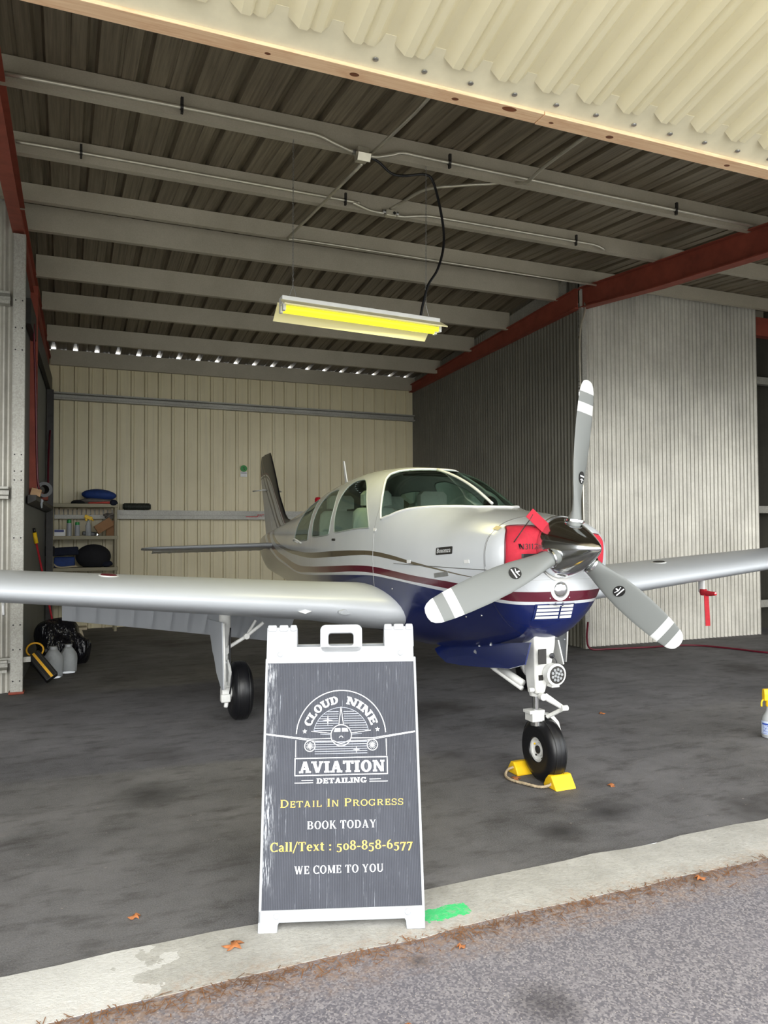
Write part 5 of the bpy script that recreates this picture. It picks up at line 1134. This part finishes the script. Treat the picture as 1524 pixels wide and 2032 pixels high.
# second board: cans, bottle, boxes
def can(x, y, h, r, lab, label):
    o = empty('spray_can', (x, y, 1.405), 0, label, 'spray can', 'cans on the middle shelf')
    MB().lathe([(r, 0), (r, h*.72), (r*.8, h*.78), (r*.75, h*.8)], n=20).build('can_body', lab, o, smooth=40); MB().lathe([(r*.85, h*.78), (r*.9, h*.8), (r*.85, h*.97), (r*.6, h)], n=18).build('can_cap', 'green_cap', o, smooth=40)
can(.07, 12.0, .24, .035, 'white_plastic', 'taller white spray can with a green cap on the middle shelf')
can(.18, 12.0, .205, .035, 'white_plastic', 'shorter white spray can with a green cap on the middle shelf')
o = empty('trigger_bottle', (.33, 12.0, 1.405), 0, 'clear trigger bottle with a yellow spray head on the shelf', 'spray bottle')
MB().lathe([(.04, 0), (.04, .15), (.02, .20), (.018, .225)], n=20).build('bottle_body', 'clear_plastic', o, smooth=40)
MB().box((0, 0, .27), (.11, .04, .05), RY(.4)).box((.05, 0, .25), (.02, .02, .08), RY(-.5)).box((-.03, 0, .245), (.03, .03, .05)).build('spray_head', 'yellow', o, bevel=.006)
o = lay(MB().b2((-.13, 11.96, 1.405), (.02, 12.06, 1.50)), 'small_box', 'white_paint', 'small white and blue carton on the middle shelf left end', 'box', bevel=.002)
MB().b2((-.125, 11.957, 1.46), (.0, 11.96, 1.495)).build('box_label', 'dark_blue_label', o)
o = lay(MB().box((.545, 12.02, 1.555), (.25, .20, .13), RY(rad(-33))), 'cardboard_box', 'cardboard', 'tilted brown cardboard box on the middle shelf', 'box', bevel=.003)
lay(MB().b2((.58, 12.10, 1.405), (.70, 12.22, 1.63)), 'cardboard_box', 'cardboard', 'upright brown box behind the tilted cardboard box', 'box', bevel=.003)
lay(MB().lathe([(.032, 0), (.034, .035), (.028, .05)], (.45, 11.97, 1.405), (0, 0, 1), 18), 'metal_tin', 'chrome', 'small shiny metal tin on the middle shelf', 'tin', smooth=40)
lay(MB().box((.36, 12.07, 1.435), (.22, .08, .06), RY(.1)), 'dark_tray', 'black_plastic', 'low dark tray behind the metal tin', 'tray', bevel=.01)
lay(MB().blob((.62, 12.03, 1.70), (.07, .06, .045), 21, .25, 3, 5), 'rag', 'grey_cloth', 'crumpled rag on top of the cardboard boxes', 'cloth', smooth=True)
# third board
lay(MB().blob((.40, 12.06, 1.10), (.24, .13, .175), 2, .03, 4, 1.5, -.88), 'dark_bag', 'black_cloth', 'large round black bag on the lower shelf', 'bag', smooth=True)
lay(MB().b2((-.13, 11.97, .95), (.15, 12.2, 1.10)), 'blue_bin', 'blue_cloth', 'blue fabric bin at the left of the lower shelf', 'bin', bevel=.02)
lay(MB().box((.0, 12.07, 1.18), (.40, .2, .12), RY(-.05)), 'navy_case', 'navy_cloth', 'flat navy case lying on the blue fabric bin', 'case', bevel=.02)
lay(MB().box((-.20, 11.97, 1.19), (.16, .16, .14)), 'dark_case', 'black_cloth', 'black case sticking out left of the shelf unit', 'case', bevel=.015)
lay(MB().blob((.60, 12.02, .985), (.07, .07, .05), 12, .14, 3, 4, -.8), 'blue_cloth_roll', 'navy_cloth', 'small blue cloth bundle at the right of the lower shelf', 'cloth', smooth=True)
lay(MB().tube(smooth_path([(-.13,11.965,1.0),(-.08,11.95,.96),(.02,11.95,.955),(.12,11.955,.965),(.18,11.96,.96)], 5), .012, 6), 'beige_strap', 'beige', 'beige strap lying in front of the blue fabric bin', 'strap', smooth=True)
lay(MB().blob((-.02, 12.05, .53), (.09, .08, .05), 31, .12, 3, 3, -.9), 'plastic_bag', 'clear_plastic', 'crumpled clear plastic bag on the bottom shelf', 'bag', smooth=True)
# rolls of tape or wood blocks on the wall rail seen behind the top opening
for i in range(13):
    x = -.10+.062*i; lay(MB().box((x, 12.33, 1.77), (.045, .05, .10)), 'wood_block', 'beige', 'small tan block standing in the row on the back wall rail', 'block', 'row of tan blocks on the wall rail', bevel=.004)
# rolled sleeve on the wall rail
o = MB(); pr = []
for i in range(61):
    t = i/60; r = .052+.006*math.sin(i*1.9); r *= .72 if t < .05 or t > .95 else (.95 if .48 < t < .54 else 1); pr.append((r, -.205+.41*t))
o.lathe(pr, (1.035, 12.33, 1.80+.052), (1, 0, 0), 20)
lay(o, 'rolled_sleeve', simple('sleeve_dark', '2b2f27', .6, var=.3, scale=30), 'dark green ribbed roll lying on the back wall rail', 'roll', smooth=True)
# sticker and paint marks on the back wall
gt = empty('hanging_tag', (2.72, 12.435, 2.42), 0, 'round green tag above a white card hung on the cream wall', 'tag')
MB().lathe([(.055, 0), (.055, .004)], (0, 0, .075), (0, -1, 0), 28).build('green_disc', 'green_sticker', gt)
MB().b2((-.055, -.004, -.06), (.055, 0, .02)).build('white_card', 'white_paint', gt)
m = MB(); place_text(m, 'S', 'roman', -.022, .022, .05, .05, lambda x, y: (x, -.006, y)); m.poly([(-.05, -.0055, -.002), (.05, -.0055, -.002), (.05, -.0055, .006), (-.05, -.0055, .006)]); m.build('tag_marks', 'ink_black', gt)
m = MB(); place_text(m, 'ANT', 'plain', 2.90, 3.02, 1.70, .045, lambda x, y: (x, 12.276, y)); m.poly([(2.72, 12.276, 1.693), (2.92, 12.276, 1.693), (2.92, 12.276, 1.706), (2.72, 12.276, 1.706)])
tag(m.build('rail_lettering', 'red_strap'), 'red hand lettering on the lower wall rail beside the fin', 'lettering')
# ------------------------------------------------------------------ left wall ledge and corner
lay(MB().lathe([(.05, -.10), (.085, -.10), (.085, .10), (.05, .10), (.05, -.10)], (-.225, 9.3, 1.925), (.25, -1, 0), 24, False), 'coiled_hose', 'black_rubber', 'dark coiled roll on the left wall ledge', 'roll', smooth=40)
lay(MB().box((-.275, 8.9, 1.875), (.10, .12, .08), RY(.25)), 'wood_offcut', 'wood_block', 'pale wood offcut on the left wall ledge in front of the roll', 'wood', bevel=.005)
lay(MB().box((-.22, 10.0, 1.88), (.09, .2, .09)), 'red_block', 'red_oxide', 'rusty red bracket lying on the left wall ledge', 'block', bevel=.01)
lay(MB().tube([(-.23, 9.26, 1.80), (-.23, 9.24, 1.76), (-.228, 9.24, 1.72)], [.012, .012, .007], 8).lathe([(.02, -.006), (.02, .006)], (-.23, 9.25, 1.80), (0, -1, 0), 14), 'key_hook', 'white_plastic', 'small white hook below the left wall ledge', 'hook', smooth=40)
o = empty('broom', (-.12, 9.2, 0), 0, 'red broom handle with a yellow grip leaning on left wall', 'broom')
MB().tube([(.08, .1, .10), (-.16, .1, 1.33)], .011, 8).build('broom_handle', 'red_strap', o, smooth=True); MB().tube([(-.16, .1, 1.33), (-.18, .1, 1.45)], .022, 10).build('hand_grip', 'yellow', o, smooth=True); MB().tube([(-.18, .1, 1.45), (-.185, .1, 1.50)], .016, 8).build('grip_end', 'black_plastic', o, smooth=True)
MB().b2((-.02, .02, 0), (.20, .16, .10)).build('broom_head', 'black_plastic', o, bevel=.02)
lay(MB().tube(smooth_path([(-.30, 8.6, 3.6), (-.28, 8.65, 3.0), (-.26, 8.7, 2.1), (-.24, 8.72, 1.9)], 5), .012, 6), 'red_rope', 'maroon', 'dark red rope hanging down along the left wall', 'cord', smooth=True)
lay(MB().tube(smooth_path([(-.17, 12.2, 3.3), (-.2, 11.6, 2.6), (-.2, 11.2, 2.0)], 5), .014, 6), 'red_rope', 'maroon', 'dark red rope in the far left corner above the shelf', 'cord', smooth=True)
# rubbish by the left post
gb = MB().blob((-.06, 9.0, .25), (.25, .19, .24), 5, .17, 5, 3.6, -.95).build('garbage_bag', 'bag_black', smooth=True)
tag(gb, 'shiny black plastic bag slumped on the floor behind the left post', 'bag')
lay(MB().blob((.17, 8.98, .18), (.10, .10, .17), 25, .2, 4, 4, -.95), 'garbage_bag', 'bag_black', 'smaller black plastic bag slumped at the right of the big one', 'bag', smooth=True)
def jug(x, y, h, label):
    o = empty('plastic_jug', (x, y, 0), 0, label, 'jug', 'clear jugs on the floor'); k = h/.30
    MB().lathe([(.07*k, 0), (.085*k, .01), (.087*k, .06), (.092*k, .15*k), (.085*k, .20*k), (.05*k, .255*k), (.032*k, .275*k)], n=24).build('jug_body', 'clear_plastic', o, smooth=True); MB().lathe([(.034*k, .27*k), (.034*k, .30*k)], n=18).build('jug_cap', 'white_plastic', o, smooth=40)
jug(-.09, 8.36, .31, 'crinkled clear plastic jug with a white cap in front of the black bag'); jug(.05, 8.60, .29, 'clear plastic jug half hidden behind the capped one')
o = empty('rubber_wheel_stop', (-.21, 8.15, .0), 0, 'black rubber wheel stop with yellow stripe leaning by the left post', 'wheel stop')
Rm = RX(rad(-25)) @ RY(rad(-36))
MB().box((.03, -.1, .165), (.12, .10, .30), Rm).build('rubber_block', 'black_rubber', o, bevel=.008)
for dx, mt, w in ((-.0, 'yellow_stripe', .024), (-.042, 'dark_steel', .006), (.042, 'dark_steel', .006)): MB().box(Vector((.03, -.1, .165))+Rm @ Vector((dx, -.051, 0)), (w, .006, .29), Rm).build('stripe', mt, o)
MB().loop([Vector((-.04+.075*math.cos(a), -.04, .32+.065*math.sin(a))) for a in [2*PI*k/20 for k in range(20)]], .009, 6).build('rope_handle', 'yellow_stripe', o, smooth=True)
o = empty('step_stool', (-.02, 9.8, 0), 0, 'low off-white step stool with splayed legs beyond the black bag', 'stool')
MB().b2((-.20, -.1, .30), (.28, .12, .33)).build('stool_top', 'beige', o, bevel=.004)
for sx, x in ((1, -.14), (1, .18)): MB().rings([[(x+sx*t*-.0+.09*t*(1 if sx > 0 else -1)*.9, y, .30-.30*t) for y in (-.09, -.06)]+[(x+.045+.09*t*(1 if sx > 0 else -1)*.9, y, .30-.30*t) for y in (-.06, -.09)] for t in (0, 1)]).build('leg', 'beige', o)
lay(MB().box((-.42, 7.66, .3), (.3, .03, .05)), 'bracket_plate', 'galv', 'short galvanised bracket low on the wall beside the left post', 'bracket', bevel=.003)
# red air line on the floor along the right wall
lay(MB().tube(smooth_path([(5.78,7.5,.35),(5.80,7.55,.14),(5.86,7.55,.02),(6.10,7.50,.012),(6.6,7.42,.012),(7.2,7.33,.012),(7.45,6.9,.012),(7.57,6.5,.012),(7.9,6.2,.012)], 8), .012, 8), 'air_hose', 'maroon', 'red air hose snaking along the floor by the corrugated wall', 'hose', smooth=True)
lay(MB().box((5.70, 11.1, 1.62), (.10, .12, .05)).box((5.72, 11.1, 1.45), (.02, .02, .30)), 'wall_fitting', 'wood_block', 'small tan fitting on a stem on the dark right wall', 'fitting', bevel=.004)
# fallen leaves
def leaf(x, y, z, s, rz, label):
    pr = []; n = 30
    for i in range(n):
        a = 2*PI*i/n; r = s*(.62+.38*math.cos(5*a)+.10*math.cos(10*a)); pr.append((r*math.cos(a)*1.25, r*math.sin(a)))
    o = MB(); c = o.v((0, 0, .006)); vs_ = [o.v((a, b, .004+.010*math.sin(3*a/s)*math.cos(2*b/s))) for a, b in pr]
    for i in range(n): o.f((c, vs_[i], vs_[(i+1) % n]))
    o = o.build('fallen_leaf', 'leaf', smooth=True, solid=.001); o.location = (x, y, z); o.rotation_euler = (0, 0, rz); return tag(o, label, 'leaf', 'fallen leaves')
leaf(.545, 2.66, .012, .032, .3, 'brown lobed leaf on the concrete strip left of the sign')
leaf(2.845, 3.50, .003, .022, 1.2, 'tan leaf on the dark floor right of the yellow chocks')
leaf(2.42, 2.43, .003, .020, 2.2, 'brown leaf on the outside asphalt near the right end of the strip')
leaf(.92, 2.04, .002, .018, .6, 'brown leaf fragment on the outside asphalt at bottom of picture')
leaf(1.27, 2.36, .003, .014, 2.6, 'small leaf scrap on the asphalt below the sign')
leaf(3.9, 4.9, .003, .022, 2.0, 'pale leaf on the dark floor left of the spray bottle')
leaf(2.42, 3.82, .003, .030, 1.0, 'orange leaf inside the chock rope beside the nose wheel')
leaf(.25, 3.02, .003, .02, .4, 'brown leaf on the dark floor left of the sign foot')
# litter of needles and grit along the kerb
mb = MB(); rl = random.Random(11)
for i in range(1500):
    x = rl.uniform(-1.2, 3.8); y = 2.47-abs(rl.gauss(0, .045))+rl.choice((0, 0, .02)); L = rl.uniform(.004, .022); a = rl.uniform(0, PI); z = .004
    d = Vector((math.cos(a), math.sin(a), rl.uniform(-.1, .2)))*L; w = Vector((-d.y, d.x, 0)).normalized()*.0014; p = Vector((x, y, z))
    mb.poly([p-d-w, p+d-w, p+d+w, p-d+w])
tag(mb.build('leaf_litter', simple('litter', '7d5636', .9, var=.4, scale=3)), 'rust brown needles and grit along the outer edge of the concrete strip', 'litter', kind='stuff')
mb = MB()
for i in range(700):
    x = rl.uniform(-3, 8); y = rl.uniform(2.85, 7.4); s = rl.uniform(.002, .006); p = Vector((x, y, .002))
    mb.poly([p+Vector((s*math.cos(a)*rl.uniform(.5, 1.6), s*math.sin(a), .001)) for a in (0, 1.3, 2.6, 3.9, 5.2)])
tag(mb.build('floor_grit', simple('grit', '8b8480', .9)), 'pale grit scattered over the dark hangar floor', 'grit', kind='stuff')
